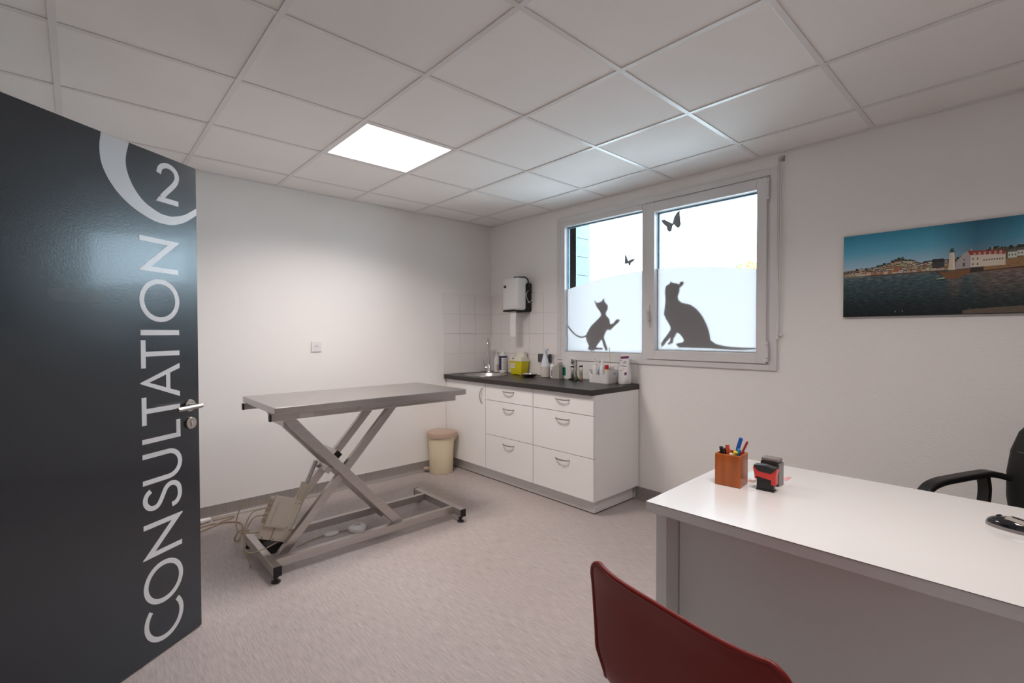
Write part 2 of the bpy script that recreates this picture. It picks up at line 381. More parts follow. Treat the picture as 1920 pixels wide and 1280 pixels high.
cat1 = [(2.567,1.596),(2.534,1.57),(2.493,1.58),(2.466,1.608),(2.455,1.575),(2.426,1.547),(2.426,1.515),(2.447,1.481),(2.438,1.459),(2.408,1.429),(2.399,1.387),(2.372,1.391),(2.338,1.427),(2.31,1.426),(2.307,1.409),(2.332,1.39),(2.367,1.362),(2.399,1.337),(2.433,1.34),(2.456,1.303),(2.465,1.274),(2.447,1.229),(2.425,1.178),(2.438,1.163),(2.456,1.177),(2.48,1.236),(2.487,1.259),(2.53,1.213),(2.548,1.19),(2.48,1.188),(2.48,1.173),(2.558,1.17),(2.596,1.159),(2.638,1.173),(2.624,1.204),(2.65,1.242),(2.663,1.28),(2.644,1.319),(2.605,1.372),(2.549,1.417),(2.502,1.453),(2.493,1.475),(2.521,1.514),(2.543,1.537)]
cat2 = [(1.853,1.708),(1.845,1.692),(1.81,1.683),(1.785,1.674),(1.772,1.69),(1.747,1.691),(1.747,1.671),(1.765,1.653),(1.779,1.645),(1.779,1.615),(1.793,1.59),(1.788,1.557),(1.754,1.532),(1.699,1.521),(1.646,1.486),(1.6,1.428),(1.565,1.359),(1.548,1.297),(1.542,1.259),(1.504,1.235),(1.431,1.218),(1.337,1.214),(1.238,1.213),(1.238,1.204),(1.325,1.196),(1.455,1.199),(1.58,1.203),(1.684,1.204),(1.787,1.205),(1.808,1.231),(1.753,1.245),(1.742,1.258),(1.767,1.296),(1.797,1.316),(1.811,1.29),(1.825,1.27),(1.83,1.237),(1.865,1.223),(1.877,1.233),(1.854,1.25),(1.851,1.277),(1.88,1.25),(1.902,1.219),(1.924,1.205),(1.931,1.229),(1.909,1.263),(1.88,1.296),(1.851,1.336),(1.854,1.363),(1.888,1.416),(1.907,1.457),(1.898,1.51),(1.893,1.563),(1.899,1.63),(1.889,1.669),(1.855,1.686)]
bf1 = [(1.934,2.17),(1.905,2.173),(1.869,2.149),(1.837,2.131),(1.826,2.174),(1.805,2.203),(1.78,2.218),(1.777,2.179),(1.774,2.139),(1.77,2.113),(1.783,2.087),(1.804,2.095),(1.826,2.12),(1.837,2.111),(1.843,2.079),(1.861,2.069),(1.88,2.085),(1.886,2.113),(1.912,2.137)]
bf2 = [(2.257,1.956),(2.24,1.934),(2.226,1.896),(2.198,1.904),(2.158,1.91),(2.174,1.887),(2.198,1.876),(2.207,1.855),(2.22,1.857),(2.226,1.876),(2.24,1.873),(2.262,1.875),(2.257,1.91)]
bm = prism(nb(), cat1, P_out, 0, 0.0004)
tail = [(v.x, v.y) for v in smoothpath([(2.652, 1.288, 0), (2.712, 1.277, 0), (2.773, 1.296, 0), (2.824, 1.335, 0), (2.865, 1.379, 0)], 5)]
strip(bm, tail, 0.014, P_out, 0, 0.0004)
obj('cat_decal', bm, M['cat'], win, label='silhouette of a kitten raising a paw')
obj('cat_decal', prism(nb(), cat2, P_out, 0, 0.0004), M['cat'], win, label='silhouette of a sitting cat looking up')
P_in = lambda u, v, h: Vector((3.3052-h, u, v))
obj('butterfly_decal', prism(nb(), bf1, P_in, 0, 0.0004), M['decal'], win, label='large dark butterfly sticker')
obj('butterfly_decal', prism(nb(), bf2, P_in, 0, 0.0004), M['decal'], win, label='small dark butterfly sticker')
# hinges and handle
for z in (2.16, 1.125):
    bm = nb(); cyl(bm, (3.256, 1.152, z), (3.256, 1.152, z+0.022), 0.009); cyl(bm, (3.256, 1.152, z+0.025), (3.256, 1.152, z+0.105), 0.009); cyl(bm, (3.256, 1.152, z+0.108), (3.256, 1.152, z+0.13), 0.009)
    obj('hinge', bm, M['alu'], win, smooth=40)
h = obj('handle_plate', rrect(nb(), 0, 0.028, 0, 0.13, 0, 0.012, 0.008), M['alu'], win, raw=True)
h.rotation_euler = (0, -PI/2, 0); h.rotation_euler = (PI/2, 0, -PI/2); h.location = (3.258-XB, 2.026-2.03, 1.40-1.07)
bm = nb(); cyl(bm, (3.25, 2.012, 1.475), (3.215, 2.012, 1.475), 0.009); tube(bm, [(3.217, 2.012, 1.485), (3.212, 2.012, 1.45), (3.212, 2.012, 1.38)], 0, k=3, prof=[(-0.006, -0.009), (0.006, -0.009), (0.006, 0.009), (-0.006, 0.009)], side=(1, 0, 0))
obj('window_handle', bm, M['alu'], win, bevel=0.002)
# outside: reveal, clad wing with planks, ground, hedge
bm = nb(); box(bm, 3.36, 3.52, hy1, 2.96, 1.0, 2.4)
obj('trim_1', bm, M['reveal'], kind='structure', label='pale blue-grey outer window reveal', loc=(3.4, 2.94, 1.0))
wing = bxo('wall_outside', (3.502, 3.785, 3.012, 3.2, -0.3, 3.3), M['reveal'], kind='structure', label='grey clad wing wall outside the window', loc=(3.5, 3.0, -0.3))
for k in range(19):
    z = -0.28+k*0.18; bxo('plank', (3.53, 3.795, 3.0, 3.011, z, z+0.175), M['wing_plank'], wing)
bxo('corner_trim', (3.503, 3.53, 2.996, 3.011, -0.3, 3.3), M['reveal'], wing)
bxo('ground', (3.5, 40, -25, 35, -0.5, -0.3), M['ground'], kind='structure', label='pale paved ground outside', loc=(3.5, 0, -0.3))
def bush(x, y, h, rad, mt, label):
    t = thing('garden_tree', (x, y, -0.3), label, 'tree', 'garden trees beyond the window')
    bm = nb(); cyl(bm, (x, y, -0.3), (x, y, h-rad), 0.09, 0.05, 8); obj('trunk', bm, M['bark'], t, smooth=40)
    bm = nb()
    for q in range(1500):
        a, b = random.uniform(0, 2*PI), math.acos(random.uniform(-1, 1)); rr_ = rad*random.uniform(0.6, 1.05)
        c = Vector((x+rr_*math.sin(b)*math.cos(a), y+1.2*rr_*math.sin(b)*math.sin(a), h-rad+rr_*math.cos(b)*0.9))
        d = Vector((random.gauss(0, 1), random.gauss(0, 1), random.gauss(0, 1))).normalized(); _, s, u = frame_of(d)
        s *= 0.07; u *= 0.045
        bm.faces.new([bm.verts.new(c+s), bm.verts.new(c+u), bm.verts.new(c-s), bm.verts.new(c-u)])
    o = obj('foliage', bm, mt, t); o['kind'] = 'stuff'
bush(14.0, 5.05, 3.38, 0.85, M['leafo'], 'orange autumn tree beyond the window'); bush(15.5, 6.25, 3.52, 0.85, M['leafg'], 'green round tree beyond the window')

# blind cord on the window's right
t = thing('blind_cord', (XB, 1.09, 1.27), 'white blind pull cord hanging beside the window', 'cord')
bm = nb(); box(bm, XB-0.006, XB, 1.064, 1.094, 2.384, 2.418); cyl(bm, (XB-0.006, 1.085, 2.395), (XB-0.024, 1.085, 2.395), 0.011); cyl(bm, (XB-0.006, 1.07, 2.408), (XB-0.02, 1.07, 2.408), 0.007)
obj('bracket', bm, M['satin'], t, smooth=40)
bm = nb(); tube(bm, [(XB-0.02, 1.092, 2.385), (XB-0.02, 1.094, 1.8), (XB-0.02, 1.098, 1.27)], 0.0035, k=4); obj('cord', bm, M['white'], t, smooth=60)
bm = nb(); tube(bm, [(XB-0.02, 1.081, 2.385), (XB-0.02, 1.083, 1.8), (XB-0.02, 1.094, 1.27)], 0.003, k=4); obj('cord', bm, M['white'], t, smooth=60)
bm = nb(); cyl(bm, (XB, 1.078, 1.30), (XB-0.016, 1.078, 1.30), 0.010); obj('cord_clip', bm, M['white'], t, smooth=40)

# ------------------------------------------------------------------ door with lettering
DA = math.atan2(0.586, 0.81); DW = 0.93
dx_, dy_ = math.cos(DA), math.sin(DA)
door = thing('door_1', (0.40-DW*dx_, 2.513-DW*dy_, 0), 'open dark slate door lettered CONSULTATION 2', None, rotz=DA, kind='structure')
leaf = bxo('door_leaf', (0, DW, 0, 0.04, 0.006, 2.042), M['door'], door, bevel=0.0015)
PD = lambda u, v, h: Vector((DW-v, -h, u))           # u = height, v = distance from free edge
S0 = 0.095; CH = 0.170; SW = 0.0195
def letter(polys=(), strips=(), label=None):
    bm = nb()
    for i, p in enumerate(polys): prism(bm, [(u, S0+v) for u, v in p], PD, 0, 0.0006+0.00015*i)
    for p, wd in strips: strip(bm, [(u, S0+v) for u, v in p], wd, PD, 0, 0.0006)
    obj('letter', bm, M['letter'], door, label=label)
def arc(cu, cv, ru, rv, a0, a1, n=40): return [(cu+ru*math.cos(math.radians(a0+(a1-a0)*q/n)), cv+rv*math.sin(math.radians(a0+(a1-a0)*q/n))) for q in range(n+1)]
H = CH/2; Rr = (CH+0.006)/2-SW/2
letter(strips=[(arc(0.143, H, Rr, Rr, 48, 312), SW)], label='letter C')
letter(strips=[(arc(0.296, H, Rr-0.002, Rr, 0, 360, 64), SW)], label='letter O')
def Nlet(u0, u1):
    b = SW; k = 0.024
    return [[(u0, 0), (u0, CH+0.002), (u0+0.006, CH+0.002), (u0+b, CH-0.03), (u0+b, 0)], [(u1-b, 0.03), (u1-b, CH), (u1, CH), (u1, -0.004), (u1-0.006, -0.004)],
            [(u0, CH+0.004), (u0+0.002, CH+0.004), (u1, 0.026), (u1, -0.004), (u1-0.004, -0.004), (u0, CH-0.026)]]
letter(polys=Nlet(0.414, 0.553), label='letter N')
sp = [(0.598, 0.044), (0.604, 0.024), (0.622, 0.010), (0.645, 0.007), (0.670, 0.013), (0.686, 0.031), (0.688, 0.052), (0.677, 0.070), (0.655, 0.083), (0.634, 0.094), (0.617, 0.107), (0.611, 0.125), (0.617, 0.145), (0.635, 0.159), (0.655, 0.161), (0.672, 0.153), (0.683, 0.138)]
letter(strips=[([(v.x, v.y) for v in smoothpath([(a, b, 0) for a, b in sp], 5)], SW)], label='letter S')
u0, u1 = 0.711, 0.835; rU = (u1-u0-SW)/2
letter(strips=[([(u0+SW/2, CH), (u0+SW/2, CH*0.7)] + arc((u0+u1)/2, rU+0.006, rU, rU+0.002, 180, 360, 24) + [(u1-SW/2, CH*0.7), (u1-SW/2, CH)], SW)], label='letter U')
letter(polys=[[(0.875, 0), (0.875, CH), (0.875+SW, CH), (0.875+SW, SW), (0.950, SW), (0.950, 0)]], label='letter L')
def Tlet(a, b): c = (a+b)/2; return [[(a, CH-SW), (a, CH), (b, CH), (b, CH-SW), (c+SW/2, CH-SW), (c+SW/2, 0), (c-SW/2, 0), (c-SW/2, CH-SW)]]
letter(polys=Tlet(0.949, 1.060), label='letter T')
a, b, c = 1.047, 1.188, 1.1175
letter(polys=[[(a, 0), (c-0.002, CH+0.004), (c+0.002, CH+0.004), (b, 0), (b-0.021, 0), (c, CH-0.032), (a+0.021, 0)], [(a+0.036, 0.045), (a+0.044, 0.045+SW*0.95), (b-0.044, 0.045+SW*0.95), (b-0.036, 0.045)]], label='letter A')
letter(polys=Tlet(1.176, 1.287), label='letter T')
letter(polys=[[(1.3065, 0), (1.3065, CH), (1.3275, CH), (1.3275, 0)]], label='letter I')
letter(strips=[(arc(1.447, H, Rr-0.001, Rr, 0, 360, 64), SW)], label='letter O')
letter(polys=Nlet(1.562, 1.698), label='letter N')
# swoosh ring and the digit
ro = [(0.402, 2.041), (0.408, 1.978), (0.397, 1.915), (0.357, 1.852), (0.296, 1.803), (0.221, 1.772), (0.168, 1.764), (0.118, 1.768), (0.062, 1.791), (0.0015, 1.835)]
ri = [(0.300, 2.041), (0.313, 1.979), (0.308, 1.928), (0.282, 1.874), (0.24, 1.831), (0.181, 1.805), (0.150, 1.801), (0.118, 1.803), (0.061, 1.824), (0.0015, 1.866)]
so = [(v.y, v.x) for v in smoothpath([(a, b, 0) for a, b in ro], 5)]; si = [(v.y, v.x) for v in smoothpath([(a, b, 0) for a, b in ri], 5)]
obj('swoosh', prism(nb(), so + si[::-1], PD, 0, 0.0006), M['letter'], door, label='large pale open ring around the digit 2')
two = [(0.179, 1.966), (0.171, 1.990), (0.152, 2.004), (0.128, 2.006), (0.105, 1.994), (0.096, 1.973), (0.101, 1.950), (0.118, 1.926), (0.146, 1.895), (0.166, 1.871)]
bm = strip(nb(), [(v.y, v.x) for v in smoothpath([(a, b, 0) for a, b in two], 5)], 0.0205, PD, 0, 0.0006)
prism(bm, [(1.851, 0.192), (1.872, 0.178), (1.872, 0.090), (1.851, 0.090)], PD, 0, 0.00075)
prism(bm, [(1.851, 0.192), (1.868, 0.1745), (1.882, 0.165), (1.868, 0.150), (1.852, 0.150)], PD, 0, 0.0009)
obj('digit', bm, M['letter'], door, label='digit 2')
obj('worn_patch', prism(nb(), [(1.425, 0.40), (1.418, 0.44), (1.422, 0.55), (1.432, 0.575), (1.46, 0.58), (1.472, 0.52), (1.468, 0.43), (1.455, 0.395)], PD, 0, 0.0002), M['smudge'], door)
def lever(sgn):
    y0 = 0 if sgn < 0 else 0.04
    hx, hz = DW-0.05, 1.0
    bm = nb(); cyl(bm, (hx, y0, hz), (hx, y0+sgn*0.009, hz), 0.026, 0.0255, 28)
    ro_ = obj('handle_rosette', bm, M['satin'], door, smooth=40, bevel=0.001)
    bm = nb(); cyl(bm, (hx, y0+sgn*0.009, hz), (hx, y0+sgn*0.056, hz), 0.0085, n=16); cyl(bm, (hx+0.012, y0+sgn*0.054, hz), (hx-0.108, y0+sgn*0.054, hz-0.003), 0.0098, n=20)
    obj('lever_handle', bm, M['satin'], door, smooth=40, bevel=0.001)
    bm = nb(); cyl(bm, (hx+0.003, y0, 0.923), (hx+0.003, y0+sgn*0.010, 0.923), 0.026, 0.0255, 28)
    ke = obj('keyhole_rosette', bm, M['satin'], door, smooth=40, bevel=0.001)
    bm = nb(); cyl(bm, (hx+0.003, y0+sgn*0.0101, 0.929), (hx+0.003, y0+sgn*0.0108, 0.929), 0.0085, n=18); box(bm, hx-0.002, hx+0.008, min(y0+sgn*0.0101, y0+sgn*0.0108), max(y0+sgn*0.0101, y0+sgn*0.0108), 0.909, 0.927)
    obj('key_slot', bm, M['steel_dark'], ke)
    bm = nb(); cyl(bm, (hx+0.003, y0+sgn*0.0109, 0.928), (hx+0.003, y0+sgn*0.0118, 0.928), 0.0055, n=14); box(bm, hx+0.0015, hx+0.0065, min(y0+sgn*0.0109, y0+sgn*0.0116), max(y0+sgn*0.0109, y0+sgn*0.0116), 0.911, 0.926)
    obj('lock_cylinder', bm, M['chrome'], ke)
lever(-1); lever(1)
for z in (0.25, 1.0, 1.8): obj('door_hinge', cyl(nb(), (-0.004, 0.044, z), (-0.004, 0.044, z+0.1), 0.007, n=12), M['satin'], door, smooth=40)
bm = nb(); box(bm, XC-0.11, XC+0.012, 0.97, 1.03, 0, 2.12); box(bm, XC-0.11, XC+0.012, 1.985, 2.045, 0, 2.12); box(bm, XC-0.11, XC+0.012, 1.03, 1.985, 2.06, 2.12)
obj('trim_2', bm, M['door'], kind='structure', label='dark slate door frame', loc=(XC, 1.5, 0))

# ------------------------------------------------------------------ base cabinets, worktop, plinth
def bow_handle(parent, c, length, vertical=False):
    pts = []
    for q in range(13):
        t_ = -1+2*q/12; off = 0.030*(1-t_*t_)**0.6 if abs(t_) < 1 else 0
        pts.append((c[0]-off-0.001, c[1], c[2]+t_*length/2) if vertical else (c[0]-off-0.001, c[1]+t_*length/2, c[2]))
    side = (0, 1, 0) if vertical else (0, 0, 1)
    obj('handle', tube(nb(), pts, 0, k=0, prof=[(-0.005, -0.0025), (0.005, -0.0025), (0.005, 0.0025), (-0.005, 0.0025)], side=side), M['satin'], parent, bevel=0.001, smooth=30)
def cab_body(parent, y0, y1):
    bm = nb(); x0, x1 = 2.7185, 3.268
    box(bm, x0, x1, y0, y0+0.018, 0.105, 0.868); box(bm, x0, x1, y1-0.018, y1, 0.105, 0.868)
    box(bm, x0, x1, y0+0.018, y1-0.018, 0.105, 0.123); box(bm, x1-0.01, x1, y0+0.018, y1-0.018, 0.123, 0.868); box(bm, x0+0.002, x0+0.02, y0+0.018, y1-0.018, 0.80, 0.866)
    obj('body', bm, M['cab'], parent)
t = thing('base_cabinet', (2.70, 3.62, 0), 'white base cabinet with a single door under the sink', 'cabinet')
cab_body(t, 3.3145, 3.925)
d = bxo('cabinet_door', (2.700, 2.718, 3.3165, 3.923, 0.1065, 0.866), M['cab'], t, bevel=0.001); bow_handle(d, (2.70, 3.358, 0.75), 0.135, True)
for y0, y1, lab in ((2.7125, 3.3125, 'white drawer unit between the sink cabinet and the end unit'), (2.1035, 2.7105, 'white drawer unit at the open end of the worktop')):
    t = thing('drawer_cabinet', (2.70, (y0+y1)/2, 0), lab, 'cabinet')
    cab_body(t, y0, y1)
    for z0, z1, hz in ((0.1065, 0.4125, 0.362), (0.4165, 0.7185, 0.667), (0.7225, 0.866, 0.814)):
        d = bxo('drawer', (2.700, 2.718, y0+0.0017, y1-0.0017, z0, z1), M['cab'], t, bevel=0.001)
        bow_handle(d, (2.70, 3.004 if y0 > 2.5 else 2.395, hz), 0.14)
t = thing('plinth', (2.753, 3.0, 0), 'white recessed kick board running under the base cabinets', 'plinth')
bm = nb(); box(bm, 2.753, 2.769, 2.137, 3.885, 0.006, 0.1045); box(bm, 2.769, 3.243, 2.137, 2.153, 0.006, 0.1045)
obj('kick_board', bm, M['plinth'], t, bevel=0.001)
bm = nb(); box(bm, 2.751, 2.769, 2.135, 3.885, 0.0, 0.006); box(bm, 2.769, 3.243, 2.135, 2.153, 0.0, 0.006)
obj('floor_seal', bm, M['seal'], t)
SC = (2.966, 3.626)
bm = nb()
x0, x1, y0, y1 = 2.67, XB-0.009, 2.10, YA-0.009
ov = [bm.verts.new((x, y, 0.908)) for x, y in ((x0, y0), (x1, y0), (x1, y1), (x0, y1))]
iv = [bm.verts.new((SC[0]+0.197*math.cos(2*PI*q/40), SC[1]+0.197*math.sin(2*PI*q/40), 0.908)) for q in range(40)]
ed = [bm.edges.new((ov[i], ov[(i+1) % 4])) for i in range(4)] + [bm.edges.new((iv[i], iv[(i+1) % 40])) for i in range(40)]
bmesh.ops.triangle_fill(bm, edges=ed, use_beauty=True)
for f in list(bm.faces):
    c = f.calc_center_median()
    if (c.x-SC[0])**2+(c.y-SC[1])**2 < 0.15**2 and all((v.co.x-SC[0])**2+(v.co.y-SC[1])**2 < 0.2**2 for v in f.verts): bm.faces.remove(f)
ex = bmesh.ops.extrude_face_region(bm, geom=list(bm.faces))
bmesh.ops.translate(bm, verts=[v for v in ex['geom'] if isinstance(v, bmesh.types.BMVert)], vec=(0, 0, -0.039))
obj('worktop', bm, M['counter'], loc=(2.97, 3.0, 0.869), label='charcoal laminate worktop on the white base cabinets', cat='worktop', bevel=0.0015)
# sink and tap
ZW = 0.908
t = thing('sink', (SC[0], SC[1], ZW), 'round stainless steel sink set into the charcoal worktop', 'sink')
bm = nb(); prof = [(0.215, 0.0008), (0.214, 0.004), (0.205, 0.0055), (0.196, 0.004), (0.190, -0.004), (0.180, -0.10), (0.16, -0.135), (0.12, -0.148), (0.03, -0.152), (0.03, -0.154), (0.125, -0.151), (0.165, -0.138), (0.184, -0.102), (0.193, -0.004), (0.195, 0.0008)]
rs = [[Vector((SC[0]+r*math.cos(2*PI*j/48), SC[1]+r*math.sin(2*PI*j/48), ZW+z)) for j in range(48)] for r, z in prof]
rings(bm, rs, closed=True); obj('bowl', bm, M['steel_top'], t, smooth=50)
obj('drain', lathe(nb(), [(0.034, -0.151), (0.034, -0.148), (0.02, -0.146), (0.004, -0.147)], (SC[0], SC[1], ZW)), M['chrome'], t, smooth=40)
FX, FY = 3.145, 3.80
t = thing('sink_tap', (FX, FY, ZW), 'tall chrome swan-neck mixer tap behind the sink', 'tap')
bm = nb(); lathe(bm, [(0.027, 0.0005), (0.027, 0.006), (0.024, 0.01), (0.024, 0.075), (0.02, 0.085), (0.012, 0.09)], (FX, FY, ZW)); obj('tap_body', bm, M['chrome'], t, smooth=40)
dv = Vector((SC[0]-FX, SC[1]-FY, 0)).normalized()
bm = nb(); base = Vector((FX, FY, ZW))
pts = [base+Vector((0, 0, 0.085)), base+Vector((0, 0, 0.26))]
for q in range(1, 9):
    a = PI*q/8; pts.append(base + Vector((0, 0, 0.285)) + dv*(0.062*(1-math.cos(a))) + Vector((0, 0, 0.062*math.sin(a))))
pts.append(base + dv*0.124 + Vector((0, 0, 0.22)))
tube(bm, pts, 0.0105, n=14, k=4); obj('spout', bm, M['chrome'], t, smooth=60)
bm = nb(); tip = base + dv*0.124; cyl(bm, tip+Vector((0, 0, 0.19)), tip+Vector((0, 0, 0.225)), 0.0135, n=14); obj('aerator', bm, M['chrome'], t, smooth=40)
sd = Vector((-dv.y, dv.x, 0))*-1
bm = nb(); cyl(bm, base+Vector((0, 0, 0.05)), base+sd*0.04+Vector((0, 0, 0.05)), 0.015); bar(bm, base+sd*0.036+Vector((0, 0, 0.05)), base+sd*0.055+dv*0.03+Vector((0, 0, 0.125)), 0.012, 0.008, (0, 1, 0)); obj('lever', bm, M['chrome'], t, smooth=40)

# ------------------------------------------------------------------ things on the worktop
def bottle(name, x, y, prof, mt, label, cat='bottle', n=24, extra=(), z=ZW+0.0005, group=None):
    t = thing(name, (x, y, z), label, cat, group)
    obj('bottle_body', lathe(nb(), prof, (x, y, z), n), mt, t, smooth=40); return t
# pump soap bottle
x, y = 3.235, 3.783
t = bottle('pump_bottle', x, y, [(0.030, 0), (0.036, 0.004), (0.036, 0.10), (0.034, 0.125), (0.022, 0.155), (0.015, 0.165), (0.014, 0.17)], M['white'], 'white pump soap bottle next to the tap')
bm = nb(); lathe(bm, [(0.016, 0.170), (0.016, 0.188), (0.006, 0.192), (0.006, 0.222), (0.011, 0.224), (0.011, 0.234), (0.004, 0.237)], (x, y, ZW)); bar(bm, (x, y, ZW+0.231), (x-0.045, y+0.03, ZW+0.227), 0.009, 0.008, (0, 0, 1)); obj('pump', bm, M['white'], t, smooth=40)
def label_wrap(parent, x, y, r, z0, z1, a0, a1, mt, name='paper_label'):
    bm = nb(); n = 10
    rs = [[Vector((x+q*math.cos(math.radians(a0+(a1-a0)*k/n)), y+q*math.sin(math.radians(a0+(a1-a0)*k/n)), z)) for q, z in ((r, z0), (r+0.0008, z0), (r+0.0008, z1), (r, z1))] for k in range(n+1)]
    rings(bm, rs); return obj(name, bm, mt, parent, smooth=40)
label_wrap(t, x, y, 0.036, ZW+0.02, ZW+0.085, 225, 330, M['pinklabel'])
for k in range(4): label_wrap(t, x, y, 0.0369, ZW+0.03+k*0.013, ZW+0.034+k*0.013, 235, 320-8*(k % 2), M['greyink'], 'print_line')
# navy labelled nozzle bottle
x, y = 3.225, 3.672
t = bottle('nozzle_bottle', x, y, [(0.034, 0), (0.039, 0.004), (0.039, 0.165), (0.036, 0.182), (0.024, 0.192), (0.02, 0.194)], M['white'], 'white nozzle bottle with navy label behind the sink')
obj('nozzle_cap', lathe(nb(), [(0.021, 0.192), (0.021, 0.204), (0.011, 0.21), (0.006, 0.236), (0.004, 0.244)], (x, y, ZW)), M['white'], t, smooth=40)
label_wrap(t, x, y, 0.0392, ZW+0.155, ZW+0.173, 130, 350, M['navy']); label_wrap(t, x, y, 0.0392, ZW+0.03, ZW+0.155, 150, 205, M['navy'])
for k in range(8): label_wrap(t, x, y, 0.0392, ZW+0.035+k*0.014, ZW+0.039+k*0.014, 218, 300-12*(k % 3), M['greyink'], 'print_line')
# sharps container
t = thing('sharps_box', (3.205, 3.41, ZW), 'yellow sharps disposal box with a pale lid', 'sharps box')
x0, x1, y0, y1 = 3.150, 3.258, 3.318, 3.500
bm = nb()
rs = []
for z, e in ((0.006, 0.018), (0.010, 0.0165), (0.128, 0.0), (0.135, 0.0)):
    ring = []
    for cx, cy, a0 in ((x1-0.012-e*0.5, y1-0.012-e, 0), (x0+0.012+e*0.5, y1-0.012-e, PI/2), (x0+0.012+e*0.5, y0+0.012+e, PI), (x1-0.012-e*0.5, y0+0.012+e, 1.5*PI)):
        for q in range(5): ring.append(Vector((cx+0.012*math.cos(a0+q*PI/8), cy+0.012*math.sin(a0+q*PI/8), ZW+z)))
    rs.append(ring)
rings(bm, rs)
for fx in (x0+0.014, x1-0.034):
    for fy in (y0+0.022, y1-0.045): box(bm, fx, fx+0.02, fy, fy+0.024, ZW+0.0005, ZW+0.0065)
obj('tub', bm, M['yellow'], t, smooth=35)
bm = nb(); rrect(bm, x0-0.005, x1+0.004, y0-0.005, y1+0.005, ZW+0.133, ZW+0.148, 0.014); rrect(bm, x0+0.010, x1-0.004, y0+0.014, y1-0.012, ZW+0.148, ZW+0.172, 0.014); rrect(bm, x0+0.05, x1-0.006, y0+0.024, y1-0.06, ZW+0.172, ZW+0.222, 0.010)
lid = obj('lid', bm, M['yellow_lid'], t, smooth=35)
obj('lid_button', cyl(nb(), (x0+0.0095, y1-0.055, ZW+0.160), (x0+0.006, y1-0.055, ZW+0.160), 0.009), M['steel_dark'], lid, smooth=40)
PL = lambda u, v, h: Vector((x0+0.0005+0.009*(0.128-(v-ZW))/0.118*1.0-0.0004-h, u, v))
obj('label', prism(nb(), [(3.475, ZW+0.066), (3.475, ZW+0.112), (3.415, ZW+0.112), (3.415, ZW+0.066)], PL, 0.0, 0.0012), M['white_matte'], t)
obj('label_print', prism(nb(), [(3.468, ZW+0.085), (3.462, ZW+0.104), (3.444, ZW+0.106), (3.440, ZW+0.088)], PL, 0.0012, 0.0018), M['pinklabel'], t)
obj('label_print', prism(nb(), [(3.432, ZW+0.078), (3.432, ZW+0.102), (3.428, ZW+0.102), (3.428, ZW+0.078)], PL, 0.0012, 0.0018), M['greyink'], t)
# steel dish with instruments
x, y = 3.085, 3.145
t = thing('instrument_dish', (x, y, ZW), 'small polished steel dish in front of the sharps box', 'dish')
bm = nb(); prof = [(0.03, 0.0005), (0.055, 0.006), (0.078, 0.028), (0.084, 0.030), (0.084, 0.0315), (0.077, 0.0305), (0.053, 0.0085), (0.03, 0.003)]
rs = [[Vector((x+r*math.cos(2*PI*j/32), y+r*math.sin(2*PI*j/32), ZW+z)) for j in range(32)] for r, z in prof]
rings(bm, rs); obj('bowl', bm, M['chrome'], t, smooth=50)
tt = thing('steel_thimble', (x+0.01, y-0.005, ZW+0.004), 'small shiny metal cap lying in the steel dish', 'cap')
obj('cap_body', lathe(nb(), [(0.020, 0.004), (0.021, 0.006), (0.017, 0.032), (0.010, 0.040), (0.003, 0.042)], (x+0.01, y-0.005, ZW), 18), M['chrome'], tt, smooth=40)
obj('cap_ring', lathe(nb(), [(0.0215, 0.0045), (0.0235, 0.006), (0.0235, 0.009), (0.021, 0.011)], (x+0.01, y-0.005, ZW), 18), M['steel_dark'], tt, smooth=40)
# spray bottle
x, y = 3.178, 3.032
t = thing('spray_bottle', (x, y, ZW), 'tall translucent spray bottle half full of cloudy liquid', 'spray bottle')
obj('bottle_base', lathe(nb(), [(0.038, 0.0005), (0.042, 0.004), (0.042, 0.098), (0.0415, 0.10)], (x, y, ZW), 24), M['liquid'], t, smooth=40)
obj('bottle_top', lathe(nb(), [(0.0415, 0.10), (0.040, 0.115), (0.030, 0.15), (0.022, 0.185), (0.015, 0.215), (0.014, 0.225)], (x, y, ZW), 24), M['clear_bluish'], t, smooth=40)
bm = nb(); lathe(bm, [(0.017, 0.222), (0.017, 0.243), (0.011, 0.245)], (x, y, ZW)); box(bm, x-0.014, x+0.014, y-0.036, y+0.026, ZW+0.245, ZW+0.266); cyl(bm, (x, y-0.036, ZW+0.256), (x, y-0.048, ZW+0.256), 0.008)
hd = obj('spray_head', bm, M['clear_bluish'], t, smooth=40, bevel=0.003)
bm = nb(); tube(bm, [(x, y-0.024, ZW+0.245), (x, y-0.030, ZW+0.22), (x, y-0.040, ZW+0.20)], 0.004, k=3); obj('trigger', bm, M['clear_bluish'], hd, smooth=40)
label_wrap(t, x, y, 0.0422, ZW+0.03, ZW+0.075, 250, 300, M['pinklabel'])
# grey double socket on the wall
t = thing('grey_socket', (XB-0.0075, 3.11, 1.04), 'dark grey double surface socket on the tiled wall', 'socket')
for y0 in (3.040, 3.117):
    obj('socket_box', box(nb(), 3.243, XB-0.0078, y0, y0+0.074, 1.037, 1.117), M['grey_box'], t, bevel=0.006)
    bxo('socket_flap', (3.238, 3.2435, y0+0.006, y0+0.068, 1.043, 1.110), M['grey_box'], t, bevel=0.002)
# round-capped bottle
x, y = 3.187, 2.950
t = bottle('dome_cap_bottle', x, y, [(0.018, 0), (0.0215, 0.003), (0.0215, 0.085), (0.019, 0.092)], M['clear_bluish'], 'small bottle with white domed cap beside the spray bottle')
obj('dome_cap', lathe(nb(), [(0.021, 0.090), (0.023, 0.094), (0.023, 0.105), (0.018, 0.118), (0.008, 0.125), (0.001, 0.126)], (x, y, ZW)), M['white'], t, smooth=45)
label_wrap(t, x, y, 0.0216, ZW+0.02, ZW+0.072, 190, 300, M['greyink'])
